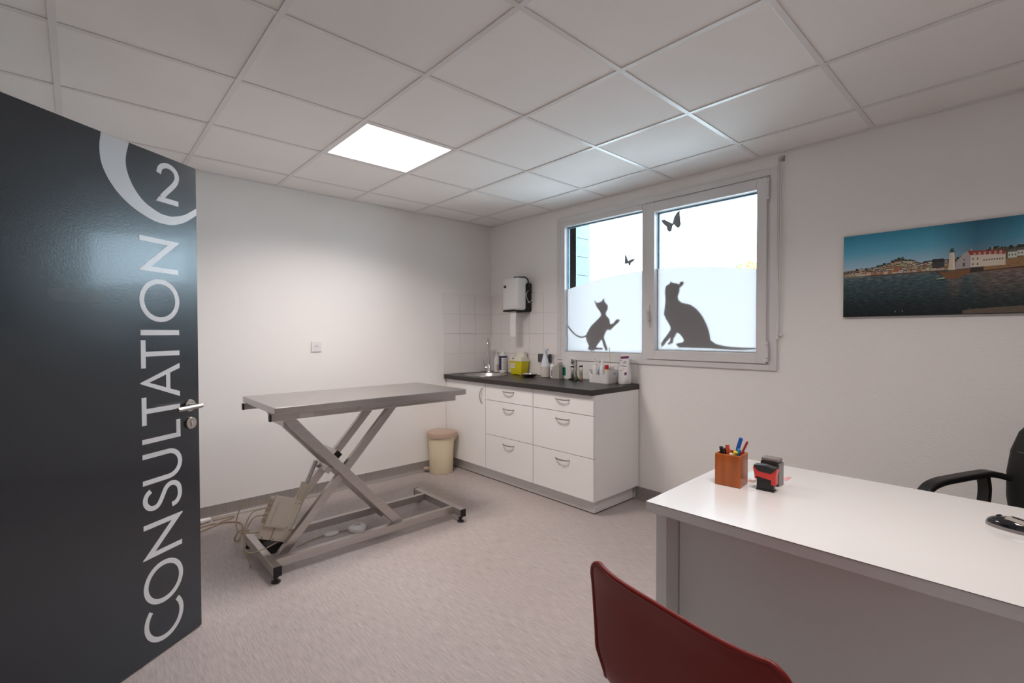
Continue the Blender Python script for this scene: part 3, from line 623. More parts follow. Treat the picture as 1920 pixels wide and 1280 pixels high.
# acrylic slanted holder
x, y = 3.155, 2.862
t = thing('acrylic_holder', (x, y, ZW), 'smoky acrylic holder with slanted top', 'holder')
bm = nb(); PH = lambda u, v, h: Vector((x-0.022+h, y+u, ZW+v))
prism(bm, [(0.041, 0.012), (0.041, 0.097), (0.012, 0.104), (-0.036, 0.148), (-0.040, 0.148), (-0.040, 0.012)], PH, 0.0, 0.003)
prism(bm, [(0.041, 0.012), (0.041, 0.097), (0.012, 0.104), (-0.036, 0.148), (-0.040, 0.148), (-0.040, 0.012)], PH, 0.045, 0.048)
box(bm, x-0.019, x+0.023, y-0.040, y-0.037, ZW+0.012, ZW+0.147); box(bm, x-0.019, x+0.023, y+0.038, y+0.041, ZW+0.012, ZW+0.096)
obj('holder_walls', bm, M['sage'], t); bxo('holder_base', (x-0.024, x+0.028, y-0.042, y+0.043, ZW+0.0005, ZW+0.013), M['sage'], t, bevel=0.001)
# glove / tissue box with green end
t = thing('white_carton', (3.235, 2.79, ZW), 'white carton with green printed stripe against the tiles', 'carton')
bxo('carton_body', (3.205, 3.262, 2.735, 2.850, ZW+0.0005, ZW+0.172), M['white_matte'], t, bevel=0.001)
bxo('green_stripe', (3.2042, 3.2052, 2.805, 2.846, ZW+0.028, ZW+0.10), M['green'], t)
bxo('print_line', (3.2042, 3.2052, 2.752, 2.79, ZW+0.062, ZW+0.066), M['bluepaper'], t)
# otoscope handles and stand
t = thing('charging_stand', (3.165, 2.665, ZW), 'low dark charging stand under the otoscope handle', 'stand')
obj('stand_base', rrect(nb(), 3.140, 3.205, 2.625, 2.725, ZW+0.0005, ZW+0.010, 0.012), M['blackm'], t, bevel=0.002)
obj('stand_collar', lathe(nb(), [(0.019, 0.010), (0.019, 0.016), (0.017, 0.018)], (3.165, 2.694, ZW), 18), M['black'], t, smooth=40)
def scope(x, y, z, h, head, lab):
    t = thing('otoscope_handle', (x, y, z), lab, 'otoscope', 'medical scope handles on the worktop')
    obj('grip', lathe(nb(), [(0.013, 0), (0.0145, 0.003), (0.0145, h), (0.013, h+0.002)], (x, y, z), 18), M['satin'], t, smooth=40)
    obj('black_collar', lathe(nb(), [(0.0148, h-0.001), (0.0155, h), (0.0155, h+0.011), (0.0148, h+0.0125)], (x, y, z), 18), M['black'], t, smooth=40)
    obj('neck', lathe(nb(), [(0.0095, h+0.012), (0.0095, h+0.020), (0.006, h+0.024)], (x, y, z), 14), M['white'], t, smooth=40)
    if head:
        bm = nb(); lathe(bm, [(0.006, h+0.022), (0.008, h+0.034), (0.015, h+0.040), (0.0155, h+0.052), (0.011, h+0.060), (0.003, h+0.062)], (x, y, z), 16)
        tube(bm, [(x, y, z+h+0.05), (x-0.012, y-0.012, z+h+0.064), (x-0.018, y-0.016, z+h+0.068)], 0.006, k=3); tube(bm, [(x, y, z+h+0.05), (x+0.004, y+0.012, z+h+0.066), (x+0.006, y+0.017, z+h+0.070)], 0.005, k=3)
        obj('scope_head', bm, M['grey_side'], t, smooth=50)
    else: obj('tan_band', lathe(nb(), [(0.0146, 0.012), (0.0152, 0.013), (0.0152, 0.045), (0.0146, 0.046)], (x, y, z), 18), M['tanband'], t, smooth=40)
scope(3.165, 2.694, ZW+0.0185, 0.090, True, 'metal otoscope with instrument head standing in the charger')
scope(3.148, 2.585, ZW+0.0005, 0.118, False, 'headless metal scope handle with tan band at its foot')
x, y = 3.155, 2.633
x, y = 3.118, 2.612
t = thing('rubber_bulb', (x, y, ZW), 'small dark green rubber bulb with bent spout', 'rubber bulb')
obj('bulb', lathe(nb(), [(0.010, 0.0005), (0.0165, 0.006), (0.0175, 0.02), (0.013, 0.036), (0.006, 0.046), (0.004, 0.05)], (x, y, ZW), 18), M['olive'], t, smooth=50)
obj('spout', tube(nb(), [(x, y, ZW+0.048), (x, y+0.006, ZW+0.066), (x+0.001, y+0.020, ZW+0.088)], 0.0028, k=4), M['black'], t, smooth=50)
# white basket
t = thing('plastic_basket', (3.18, 2.38, ZW), 'white plastic basket holding small bottles', 'basket')
x0, x1, y0, y1 = 3.10, 3.262, 2.272, 2.486
def bring(e, zf, r=0.022, n=6):
    ring = []
    for cx, cy, a0 in ((x1-r-e, y1-r-e, 0), (x0+r+e, y1-r-e, PI/2), (x0+r+e, y0+r+e, PI), (x1-r-e, y0+r+e, 1.5*PI)):
        for q in range(n+1):
            a = a0+q*PI/2/n; ring.append((cx+r*math.cos(a), cy+r*math.sin(a)))
    dense = []
    for i in range(len(ring)):
        a, b = ring[i], ring[(i+1) % len(ring)]; k = max(1, int(math.dist(a, b)/0.012))
        for q in range(k): dense.append((a[0]+(b[0]-a[0])*q/k, a[1]+(b[1]-a[1])*q/k))
    return [Vector((px, py, zf(px, py))) for px, py in dense]
def rim(px, py):
    d = 0
    if px < x0+0.03:
        u = abs(py-(y0+y1)/2)/((y1-y0)/2); d = 0.036*max(0, min(1, (0.80-u)/0.16))
    return ZW+0.104-d
rs = [bring(0.010, lambda a, b: ZW+0.0005), bring(0.0, rim), bring(0.003, rim), bring(0.013, lambda a, b: ZW+0.004)]
n_ = min(len(r) for r in rs)
bm = nb()
def resample(r, n): 
    L = len(r); return [r[int(i*L/n)] for i in range(n)]
rings(bm, [resample(r, n_) for r in rs]); basket_shell = obj('basket_shell', bm, M['white'], t, smooth=40)
cut_bm = rrect(nb(), 3.170, 3.220, ZW+0.068, ZW+0.086, -(y0+0.02), -(y0-0.02), 0.008)
for v in cut_bm.verts: v.co = Vector((v.co.x, -v.co.z, v.co.y))
cutter = obj('grip_cutter', cut_bm, M['white'], loc=(0, 0, 0)); shell = bpy.data.objects[basket_shell.name]
bo = shell.modifiers.new('grip', 'BOOLEAN'); bo.operation = 'DIFFERENCE'; bo.object = cutter; bo.solver = 'EXACT'
dg = bpy.context.evaluated_depsgraph_get(); dg.update()
cut_me = bpy.data.meshes.new_from_object(shell.evaluated_get(dg)); shell.modifiers.remove(bo)
print('basket faces', len(shell.data.polygons), len(cut_me.polygons))
if len(cut_me.polygons) > len(shell.data.polygons)//2: shell.data = cut_me
bpy.data.objects.remove(cutter)
zb = ZW+0.006
def small(name, x, y, parts, label, cat='bottle'):
    t = thing(name, (x, y, zb), label, cat)
    for nm, prof, mt in parts: obj(nm, lathe(nb(), prof, (x, y, zb), 18), mt, t, smooth=40)
    return t
t = small('wash_bottle', 3.150, 2.436, [('bottle_body', [(0.020, 0), (0.022, 0.003), (0.022, 0.128), (0.018, 0.135)], M['white']), ('screw_cap', [(0.016, 0.134), (0.016, 0.150), (0.006, 0.152)], M['white'])], 'white wash bottle with bent tube in the basket')
obj('bent_tube', tube(nb(), [(3.150, 2.436, zb+0.150), (3.150, 2.440, zb+0.175), (3.142, 2.428, zb+0.193), (3.132, 2.405, zb+0.188), (3.126, 2.392, zb+0.168), (3.122, 2.384, zb+0.152)], 0.0035, k=5), M['white'], t, smooth=60)
small('dropper_bottle', 3.158, 2.372, [('bottle_body', [(0.021, 0), (0.023, 0.003), (0.023, 0.10), (0.020, 0.125), (0.016, 0.13)], M['clear_bluish']), ('nozzle', [(0.016, 0.13), (0.014, 0.142), (0.008, 0.175), (0.005, 0.186), (0.002, 0.187)], M['white'])], 'pale dropper bottle with tapered nozzle in the basket')
t = small('red_cap_bottle', 3.150, 2.322, [('bottle_body', [(0.016, 0), (0.0175, 0.003), (0.0175, 0.10), (0.014, 0.108)], M['amber']), ('red_cap', [(0.0165, 0.107), (0.0165, 0.140), (0.014, 0.142)], M['redcap'])], 'small amber bottle with red cap in the basket')
t = thing('swab_stick', (3.181, 2.300, zb+0.001), 'thin pale yellow swab stick standing in the basket', 'swab')
obj('stick', tube(nb(), [(3.181, 2.300, zb+0.004), (3.181, 2.318, zb+0.27)], 0.0022, k=0), M['amber'], t, smooth=60)
obj('swab_tip', lathe(nb(), [(0.002, 0.255), (0.0042, 0.262), (0.0042, 0.278), (0.001, 0.285)], (3.181, 2.3180, zb), 10), M['white'], t, smooth=60)
small('clear_jar', 3.213, 2.328, [('bottle_body', [(0.023, 0), (0.025, 0.004), (0.025, 0.10), (0.022, 0.115)], M['clear_bluish']), ('screw_lid', [(0.022, 0.114), (0.022, 0.130), (0.018, 0.132)], M['white'])], 'short pale jar at the end of the basket')
small('vial', 3.215, 2.430, [('bottle_body', [(0.019, 0), (0.020, 0.003), (0.020, 0.105), (0.010, 0.118)], M['clear_bluish']), ('vial_cap', [(0.011, 0.117), (0.011, 0.132), (0.008, 0.134)], M['white'])], 'pale plastic vial at the back of the basket', 'vial')
# pouch
t = thing('powder_pouch', (3.20, 2.185, ZW), 'white foil pouch with purple top band beside the basket', 'pouch')
bm = nb(); rs = []
cx, cy = 3.195, 2.183; ang = -0.42
for z, hw, hd_, sh in ((0.001, 0.050, 0.036, 0), (0.012, 0.058, 0.040, 0), (0.06, 0.062, 0.040, 0), (0.11, 0.061, 0.033, 0.002), (0.16, 0.060, 0.022, 0.004), (0.20, 0.060, 0.012, 0.006), (0.232, 0.060, 0.003, 0.008), (0.242, 0.060, 0.0015, 0.008)):
    ring = []
    for q in range(20):
        a = 2*PI*q/20; u = hw*math.copysign(abs(math.cos(a))**0.6, math.cos(a)); v = hd_*math.sin(a)
        if z < 0.15: v *= 1+0.08*math.sin(5*a+z*60)
        ca, sa = math.cos(ang), math.sin(ang)
        # broad face looks toward -x / -y
        ring.append(Vector((cx+sh+u*(-sa)*1.0+v*ca, cy+u*ca+v*sa, ZW+z)))
    rs.append(ring)
rings(bm, rs); obj('pouch_body', bm, M['bag'], t, smooth=60)
def pouch_patch(nm, u0, u1, z0, z1, mt, slant=0.0):
    def dep(z): 
        tb = [(0.001, 0.036), (0.012, 0.04), (0.06, 0.04), (0.11, 0.033), (0.16, 0.022), (0.20, 0.012), (0.232, 0.003), (0.25, 0.0015)]
        for (a, b), (c_, d_) in zip(tb, tb[1:]):
            if a <= z <= c_: return b+(d_-b)*(z-a)/(c_-a)
        return 0.002
    ca, sa = math.cos(ang), math.sin(ang); bm = nb(); n = 8
    rs = []
    for k in range(n+1):
        u = u0+(u1-u0)*k/n; ring = []
        for z, e in ((z0, 0.0006), (z0, 0.0016), (z1, 0.0016), (z1, 0.0006)):
            zz = z+slant*(u-u0)/(u1-u0); sh = 0.008*max(0, (zz-0.08))/0.16
            v = -(dep(zz)*math.sqrt(max(0.02, 1-min(1, abs(u)/0.060)**3.3))+e)
            ring.append(Vector((cx+sh-u*sa+v*ca, cy+u*ca+v*sa, ZW+zz)))
        rs.append(ring)
    rings(bm, rs); obj(nm, bm, mt, t, smooth=40)
pouch_patch('purple_band', -0.058, 0.058, 0.206, 0.224, M['purple'], -0.008)
pouch_patch('print_line', 0.018, 0.044, 0.182, 0.187, M['greyink']); pouch_patch('print_line', -0.046, -0.012, 0.176, 0.183, M['greyink']); pouch_patch('print_line', -0.05, -0.004, 0.166, 0.170, M['purple'])
pouch_patch('print_line', -0.052, 0.02, 0.142, 0.148, M['greyink']); pouch_patch('print_line', -0.044, -0.016, 0.118, 0.130, M['pinklabel']); pouch_patch('print_line', -0.018, 0.020, 0.108, 0.112, M['greyink'])
pouch_patch('purple_spot', -0.0560, -0.046, 0.075, 0.098, M['purple'])
for k in range(3): pouch_patch('print_line', -0.03, 0.026, 0.050+k*0.014, 0.053+k*0.014, M['silver'])

# ------------------------------------------------------------------ paper towel dispenser and stethoscope
t = thing('towel_dispenser', (XB-0.0076, 3.41, 1.52), 'white wall-mounted paper towel dispenser with dark back', 'dispenser')
def yz_round(bm, x0, x1, y0, y1, z0, z1, r, bulge=0):
    rs = []
    for x, e in ((x1, 0), (x0+0.02, 0), (x0+0.006, 0.004), (x0, 0.014)):
        ring = []
        for cy, cz, a0 in ((y1-r-e, z1-r-e, 0), (y0+r+e, z1-r-e, PI/2), (y0+r+e, z0+r+e, PI), (y1-r-e, z0+r+e, 1.5*PI)):
            for q in range(6): a = a0+q*PI/10; ring.append(Vector((x, cy+r*math.cos(a), cz+r*math.sin(a))))
        rs.append(ring)
    return rings(bm, rs)
obj('cover', yz_round(nb(), 3.090, 3.215, 3.312, 3.522, 1.537, 1.845, 0.022), M['white'], t, smooth=50)
obj('back_shell', yz_round(nb(), 3.195, XB-0.0078, 3.306, 3.528, 1.518, 1.800, 0.022), M['blackm'], t, smooth=50)
bxo('paper_slot', (3.094, 3.2, 3.36, 3.522, 1.522, 1.540), M['blackm'], t, bevel=0.004)
bxo('logo_plate', (3.0885, 3.0905, 3.468, 3.502, 1.752, 1.776), M['blackm'], t)
bxo('logo_mark', (3.0880, 3.0886, 3.478, 3.492, 1.761, 1.767), M['greyink'], t)
bm = nb(); P = lambda u, v, h: Vector((3.125+h, u, v))
rs = []
for k in range(9):
    z = 1.53-0.25*k/8; xx = 3.128-0.010*math.sin(k/8*2.6)
    rs.append([Vector((xx, 3.450, z)), Vector((xx-0.008, 3.410, z)), Vector((xx, 3.366, z)), Vector((xx+0.001, 3.366, z)), Vector((xx-0.007, 3.410, z)), Vector((xx+0.001, 3.450, z))])
rings(bm, rs); tw = obj('paper_towel', bm, M['paper'], t, smooth=50)
t = thing('stethoscope', (3.20, 3.28, 1.59), 'black stethoscope draped over the towel dispenser', 'stethoscope')
obj('tubing', tube(nb(), [(3.12, 3.39, 1.8515), (3.165, 3.345, 1.8525), (3.20, 3.315, 1.850), (3.222, 3.299, 1.82), (3.228, 3.292, 1.77), (3.235, 3.278, 1.73), (3.235, 3.262, 1.70)], 0.0055, k=5), M['black'], t, smooth=60)
obj('tubing', tube(nb(), [(3.20, 3.315, 1.8505), (3.218, 3.299, 1.83), (3.224, 3.297, 1.78), (3.232, 3.288, 1.745)], 0.0055, k=5), M['black'], t, smooth=60)
obj('ear_tube', tube(nb(), [(3.224, 3.297, 1.725), (3.20, 3.300, 1.69), (3.205, 3.296, 1.645), (3.215, 3.283, 1.615), (3.220, 3.262, 1.607)], 0.0028, k=5), M['chrome'], t, smooth=60)
obj('ear_tube', tube(nb(), [(3.235, 3.262, 1.70), (3.235, 3.256, 1.66), (3.232, 3.268, 1.625), (3.222, 3.284, 1.607), (3.212, 3.298, 1.605)], 0.0028, k=5), M['chrome'], t, smooth=60)
obj('ear_tip', cyl(nb(), (3.220, 3.262, 1.607), (3.224, 3.247, 1.616), 0.005, 0.007, 12), M['black'], t, smooth=60)
obj('ear_tip', cyl(nb(), (3.212, 3.298, 1.605), (3.204, 3.302, 1.607), 0.005, 0.006, 12), M['black'], t, smooth=60)

# wall socket
t = thing('wall_socket', (1.436, YA, 1.165), 'white square power socket on the back wall', 'socket')
bxo('face_plate', (1.394, 1.478, YA-0.010, YA, 1.166, 1.250), M['white'], t, bevel=0.003)
obj('socket_recess', cyl(nb(), (1.436, YA-0.0102, 1.208), (1.436, YA-0.0112, 1.208), 0.021, n=24), M['white'], t, smooth=40)
for dx in (-0.0095, 0.0095): obj('painted_hole', cyl(nb(), (1.436+dx, YA-0.0113, 1.208), (1.436+dx, YA-0.0118, 1.208), 0.0032, n=10), M['blackm'], t)  # flat black discs, the dark of the contact holes painted on
obj('earth_pin', cyl(nb(), (1.436, YA-0.011, 1.220), (1.436, YA-0.018, 1.220), 0.0028, n=10), M['satin'], t)

# ------------------------------------------------------------------ examination table
TX, TY = 1.39, 3.0
t = thing('examination_table', (TX, TY, 0), 'stainless steel examination table on a scissor-lift frame', 'table')
S, D_ = M['steel'], M['steel']
bxo('tabletop', (0.770, 2.034, 2.712, 3.365, 0.880, 0.918), M['steel_top'], t, bevel=0.003)
for y0, y1 in ((2.738, 2.768), (3.296, 3.326)):
    r_ = bxo('under_rail', (0.762, 1.962, y0, y1, 0.842, 0.8795), S, t, bevel=0.002)
    bxo('end_cap', (0.755, 0.7625, y0-0.0005, y1+0.0005, 0.8415, 0.879), M['blackm'], r_)
bxo('rating_label', (0.905, 0.985, 2.7368, 2.7378, 0.847, 0.872), M['silver'], t)
bm = nb(); tube(bm, [(1.02, 2.734, 0.868), (1.06, 2.732, 0.853), (1.22, 2.732, 0.852), (1.25, 2.732, 0.868), (1.29, 2.732, 0.852), (1.44, 2.732, 0.853), (1.47, 2.732, 0.868), (1.51, 2.732, 0.853), (1.66, 2.732, 0.853), (1.69, 2.732, 0.868), (1.73, 2.732, 0.853), (1.86, 2.732, 0.855)], 0.002, k=3, n=6)
obj('wavy_tube', bm, M['steel_top'], t, smooth=60)  # thin wavy tube along the front of the near under-rail
# scissor arms
for y in (2.805, 3.045): obj('scissor_arm', bar(nb(), (0.845, y, 0.862), (1.560, y, 0.062), 0.040, 0.052, (0, 1, 0)), S, t, bevel=0.003)
for y in (2.865, 3.125): obj('scissor_arm', bar(nb(), (0.835, y, 0.058), (1.548, y, 0.846), 0.036, 0.048, (0, 1, 0)), S, t, bevel=0.003)
obj('pivot_shaft', cyl(nb(), (1.203, 2.79, 0.455), (1.203, 3.15, 0.455), 0.014), D_, t, smooth=40)
ct = obj('cross_tube', bar(nb(), (1.200, 2.945, 0.552), (1.200, 3.16, 0.552), 0.04, 0.04, (0.72, 0, 0.69)), S, t, bevel=0.002)
obj('end_cap', bar(nb(), (1.200, 2.938, 0.552), (1.200, 2.9455, 0.552), 0.041, 0.041, (0.72, 0, 0.69)), M['blackm'], ct)
ct = obj('cross_tube', bar(nb(), (1.10, 2.83, 0.50), (1.10, 3.03, 0.50), 0.035, 0.035, (0.67, 0, 0.74)), D_, t, bevel=0.002)
obj('cross_tube', bar(nb(), (1.53, 2.88, 0.10), (1.53, 3.11, 0.10), 0.03, 0.03, (0, 0, 1)), D_, t, bevel=0.002)
obj('cross_tube', bar(nb(), (0.865, 2.83, 0.805), (0.865, 3.04, 0.805), 0.03, 0.03, (0, 0, 1)), D_, t, bevel=0.002)
# base
for x0 in (0.742, 1.945):
    e = bxo('base_beam', (x0, x0+0.040, 2.662, 3.275, 0.042, 0.092), S, t, bevel=0.002)
    for y0, y1 in ((2.656, 2.6625), (3.2745, 3.281)): bxo('end_cap', (x0-0.0005, x0+0.0405, y0, y1, 0.0415, 0.0925), M['blackm'], e)
for y0, y1, mt in ((2.752, 2.790, S), (3.120, 3.155, S)): bxo('base_rail', (0.782, 1.945, y0, y1, 0.044, 0.091), mt, t, bevel=0.002)
for x0 in (0.762, 1.965):
    for y0 in (2.690, 3.245):
        bm = nb(); lathe(bm, [(0.024, 0.0005), (0.024, 0.006), (0.014, 0.012), (0.008, 0.014), (0.008, 0.022), (0.014, 0.024), (0.014, 0.030), (0.007, 0.032), (0.007, 0.0425)], (x0, y0, 0), 18); obj('levelling_foot', bm, M['black'], t, smooth=40)
# actuator
ac0, ac1 = Vector((0.872, 2.965, 0.085)), Vector((1.112, 2.965, 0.615)); ad = (ac1-ac0).normalized()
a_ = obj('actuator', cyl(nb(), ac0, ac0+ad*0.34, 0.026, n=20), M['box_beige'], t, smooth=40)
obj('actuator_rod', cyl(nb(), ac0+ad*0.33, ac1-ad*0.09, 0.013, n=16), S, a_, smooth=40)
obj('actuator_collar', cyl(nb(), ac0+ad*0.325, ac0+ad*0.355, 0.030, n=20), M['box_beige'], a_, smooth=40)
bxo('actuator_bracket', (0.785, 0.90, 2.92, 3.01, 0.055, 0.105), M['blackm'], t, bevel=0.004)
bxo('actuator_bracket', (0.80, 0.83, 3.03, 3.115, 0.055, 0.13), M['blackm'], t, bevel=0.003)
# control box, axis parallel to the actuator
ax = Vector((0.386, 0, 0.922)); bx_ = Vector((-0.922, 0, 0.386)); og = Vector((0.877, 2.885, 0.112))
def cb(bm, a0, a1, b0, b1, y0, y1):
    mx = Matrix(((bx_.x, 0, ax.x, og.x), (0, 1, 0, og.y), (bx_.z, 0, ax.z, og.z), (0, 0, 0, 1)))
    return box(bm, b0, b1, y0, y1, a0, a1, mx)
cbx = obj('control_box', cb(cb(nb(), 0.0, 0.235, 0.0, 0.095, 0.0, 0.065), 0.0, 0.225, 0.095, 0.160, 0.006, 0.07), M['box_beige'], t, bevel=0.005)
obj('cover_panel', cb(nb(), 0.075, 0.245, 0.046, 0.168, -0.022, 0.0), M['box_beige2'], cbx, bevel=0.006)
obj('cover_inset', cb(nb(), 0.088, 0.215, 0.058, 0.140, -0.0245, -0.0215), M['box_beige2'], cbx, bevel=0.001)
for q in range(5): obj('connector', cb(nb(), 0.090+q*0.028, 0.108+q*0.028, 0.168, 0.180, -0.015, 0.015), M['cable'], cbx, bevel=0.001)
for a, b in ((0.012, 0.010), (0.012, 0.085), (0.012, 0.145), (0.07, 0.012), (0.22, 0.012), (0.22, 0.038), (0.08, 0.035)):
    obj('screw', cb(nb(), a-0.004, a+0.004, b-0.004, b+0.004, -0.002, 0.001), M['steel_dark'], cbx)
def cpos(a, b, y): return og + ax*a + bx_*b + Vector((0, y, 0))
for pts, r_ in (([cpos(0.20, 0.185, 0), (0.665, 2.89, 0.385), (0.625, 2.90, 0.30), (0.640, 2.90, 0.235), (0.70, 2.90, 0.215), cpos(0.03, 0.165, 0.03)], 0.0035),
                ([cpos(0.17, 0.185, 0), (0.70, 2.885, 0.33), (0.66, 2.88, 0.25), (0.655, 2.87, 0.17), (0.68, 2.87, 0.12), (0.76, 2.88, 0.115), (0.83, 2.90, 0.125)], 0.0035),
                ([cpos(0.13, 0.185, 0), (0.71, 2.89, 0.30), (0.675, 2.90, 0.24), (0.665, 2.91, 0.16), (0.69, 2.93, 0.06), (0.70, 2.93, 0.012), (0.715, 2.99, 0.006)], 0.003)):
    obj('control_cable', tube(nb(), pts, r_, k=7), M['cable'], t, smooth=60)
# floor cables towards the wall and plug
obj('floor_cable', tube(nb(), [(0.70, 2.905, 0.21), (0.668, 2.95, 0.225), (0.655, 3.02, 0.19), (0.672, 3.16, 0.10), (0.74, 3.38, 0.012), (0.81, 3.58, 0.006), (0.82, 3.70, 0.006), (0.77, 3.76, 0.006), (0.70, 3.79, 0.006), (0.64, 3.80, 0.006), (0.55, 3.775, 0.006), (0.40, 3.75, 0.006)], 0.0042, k=7), M['cable'], loc=(0.70, 3.6, 0), smooth=60, label='thin beige mains cable looping along the floor to the wall', cat='cable')
obj('floor_cable', tube(nb(), [(0.42, 3.68, 0.006), (0.56, 3.70, 0.006), (0.66, 3.745, 0.006), (0.73, 3.785, 0.014), (0.80, 3.83, 0.006), (0.822, 3.855, 0.006), (0.80, 3.868, 0.006), (0.74, 3.868, 0.006), (0.69, 3.868, 0.008)], 0.0042, k=7), M['cable'], loc=(0.5, 3.7, 0), smooth=60, label='short beige cable running behind the open door', cat='cable')
t = thing('mains_plug', (0.65, 3.88, 0.0), 'pale mains plug lying by the skirting behind the door', 'plug')
obj('plug_body', cyl(nb(), (0.61, 3.862, 0.019), (0.675, 3.872, 0.019), 0.018, 0.013), M['white'], t, smooth=40)
obj('plug_grip', cyl(nb(), (0.575, 3.857, 0.019), (0.61, 3.862, 0.019), 0.010, 0.017), M['cable'], t, smooth=40)
# foot switches
t = thing('foot_switch', (1.370, 3.045, 0), 'round white foot switch on the floor inside the table base', 'foot switch')
lathe_p = [(0.056, 0.0005), (0.060, 0.004), (0.060, 0.020), (0.055, 0.028), (0.040, 0.032), (0.001, 0.033)]
obj('switch_body', lathe(nb(), lathe_p, (1.370, 3.045, 0), 32), M['white'], t, smooth=45)
for q in range(5):
    hgt = 0.006+0.005*q; bxo('level_mark', (1.352+q*0.0085, 1.356+q*0.0085, 3.045-hgt/2, 3.045+hgt/2, 0.0325, 0.0338), M['greyink'], t)
obj('switch_cable', tube(nb(), [(1.313, 3.05, 0.012), (1.28, 3.075, 0.006), (1.24, 3.10, 0.005), (1.1, 3.085, 0.004), (0.98, 3.04, 0.004)], 0.003, k=5), M['cable'], t, smooth=60)
t = thing('foot_pad', (1.20, 3.19, 0), 'small flat white foot pad behind the base rail', 'foot pad')
obj('pad_body', lathe(nb(), [(0.046, 0.0005), (0.048, 0.003), (0.046, 0.012), (0.030, 0.016), (0.001, 0.017)], (1.215, 3.085, 0), 24, 1.0, 0.62), M['white'], t, smooth=45)
obj('pad_rim', lathe(nb(), [(0.047, 0.0004), (0.0495, 0.001), (0.0495, 0.003), (0.047, 0.004)], (1.215, 3.085, 0), 24, 1.0, 0.62), M['silver'], t, smooth=45)

# ------------------------------------------------------------------ pedal bin
BX, BY = 2.545, 3.79
t = thing('pedal_bin', (BX, BY, 0), 'cream pedal bin with tan lid in the corner', 'bin')
obj('bin_body', lathe(nb(), [(0.108, 0.0005), (0.112, 0.006), (0.115, 0.20), (0.122, 0.325), (0.124, 0.342)], (BX, BY, 0), 40), M['cream'], t, smooth=40)
hx, hy = 0.83, -0.557
bm = nb(); rs = []
for r_, z in ((0.124, 0.340), (0.136, 0.342), (0.137, 0.362), (0.130, 0.382), (0.105, 0.394), (0.06, 0.400), (0.002, 0.401)):
    ring = []
    for q in range(40):
        a = 2*PI*q/40; x, y = r_*math.cos(a), r_*math.sin(a); al = (x*hx+y*hy)/max(r_, 1e-6)
        k = 1+0.16*max(0, al)**10*(1 if r_ > 0.1 else 0); ring.append(Vector((BX+x*k, BY+y*k, z)))
    rs.append(ring)
rings(bm, rs); obj('bin_lid', bm, M['beige_lid'], t, smooth=45)
bm = nb(); bar(bm, (BX+hx*0.118, BY+hy*0.118, 0.30), (BX+hx*0.140, BY+hy*0.140, 0.345), 0.05, 0.018, (-hy, hx, 0)); obj('hinge_block', bm, M['cream'], t, bevel=0.003)
bm = nb(); lathe(bm, [(0.001, 0.035), (0.026, 0.036), (0.030, 0.041), (0.028, 0.047), (0.001, 0.049)], (BX-hx*0.137, BY-hy*0.137, 0), 20); bar(bm, (BX-hx*0.105, BY-hy*0.105, 0.036), (BX-hx*0.13, BY-hy*0.13, 0.041), 0.03, 0.01, (-hy, hx, 0)); obj('pedal', bm, M['beige_lid'], t, smooth=40)

# ------------------------------------------------------------------ desk
DKA = math.radians(1.6)
desk = thing('desk', (1.422, 0.886, 0), 'white laminate desk with side panel and modesty panel', 'desk', rotz=DKA)
bxo('desktop', (0, 0.815, -1.75, 0, 0.706, 0.740), M['desk'], desk, bevel=0.001)
bxo('edge_joint', (-0.0006, 0.0005, -1.75, 0.0006, 0.7378, 0.7392), M['edge_line'], desk)
bxo('side_panel', (0.030, 0.785, -0.060, -0.022, 0.0, 0.7058), M['desk_panel'], desk, bevel=0.001)
bxo('side_panel', (0.030, 0.785, -1.728, -1.690, 0.0, 0.7058), M['desk_panel'], desk, bevel=0.001)
bxo('modesty_panel', (0.118, 0.137, -1.690, -0.0625, 0.02, 0.7058), M['desk_panel'], desk)
ZD = 0.7402
# pen cup
t = thing('pen_cup', (1.826, 0.770, ZD), 'square orange wooden pen cup on the desk', 'pen cup', rotz=math.radians(5), local=True)
hs = 0.0455
bm = nb(); rings(bm, [[Vector((a*s*1.0, b*s*1.0, z)) for a, b in ((-1, -1), (1, -1), (1, 1), (-1, 1))] for s, z in ((hs, 0), (hs, 0.118), (hs-0.007, 0.118), (hs-0.007, 0.008))])
obj('cup_body', bm, M['wood'], t, bevel=0.003)
bxo('cup_floor', (-hs+0.0072, hs-0.0072, -hs+0.0072, hs-0.0072, 0.0085, 0.011), M['wood'], t)
def pen(name, p0, p1, r, mt, label, cap=None, flat=False, cat='pen', tip=True):
    p0, p1 = Vector(p0), Vector(p1); t = thing(name, p0, label, cat, 'pens in the wooden cup')
    d = (p1-p0).normalized(); l = (p1-p0).length
    bm = nb()
    if flat: bar(bm, p0, p1, r*2.6, r*1.4, (0, 1, 0))
    else: cyl(bm, p0+d*0.012, p1-d*(0.004 if tip else 0), r, n=14)
    obj('barrel', bm, mt, t, smooth=40, bevel=0.0008 if flat else 0)
    if not flat:
        obj('pen_tip', cyl(nb(), p0, p0+d*0.012, r*0.3, r*0.95, 12), M['silver'], t, smooth=40)
        obj('pen_end', cyl(nb(), p1-d*0.004, p1, r, r*0.6, 14), cap or mt, t, smooth=40)
        if cap: obj('pen_cap', cyl(nb(), p1-d*0.045, p1-d*0.003, r*1.15, r*1.15, 14), cap, t, smooth=40)
cx, cy, cz = 1.826, 0.770, ZD+0.0125
pen('marker_pen', (cx+0.005, cy+0.012, cz), (cx-0.022, cy+0.030, cz+0.128), 0.0065, M['black'], 'black marker pen leaning in the cup corner', M['black'])
pen('felt_pen', (cx+0.015, cy+0.000, cz), (cx+0.010, cy+0.027, cz+0.118), 0.0058, M['grey_side'], 'dark grey felt pen behind the black marker', M['black'])
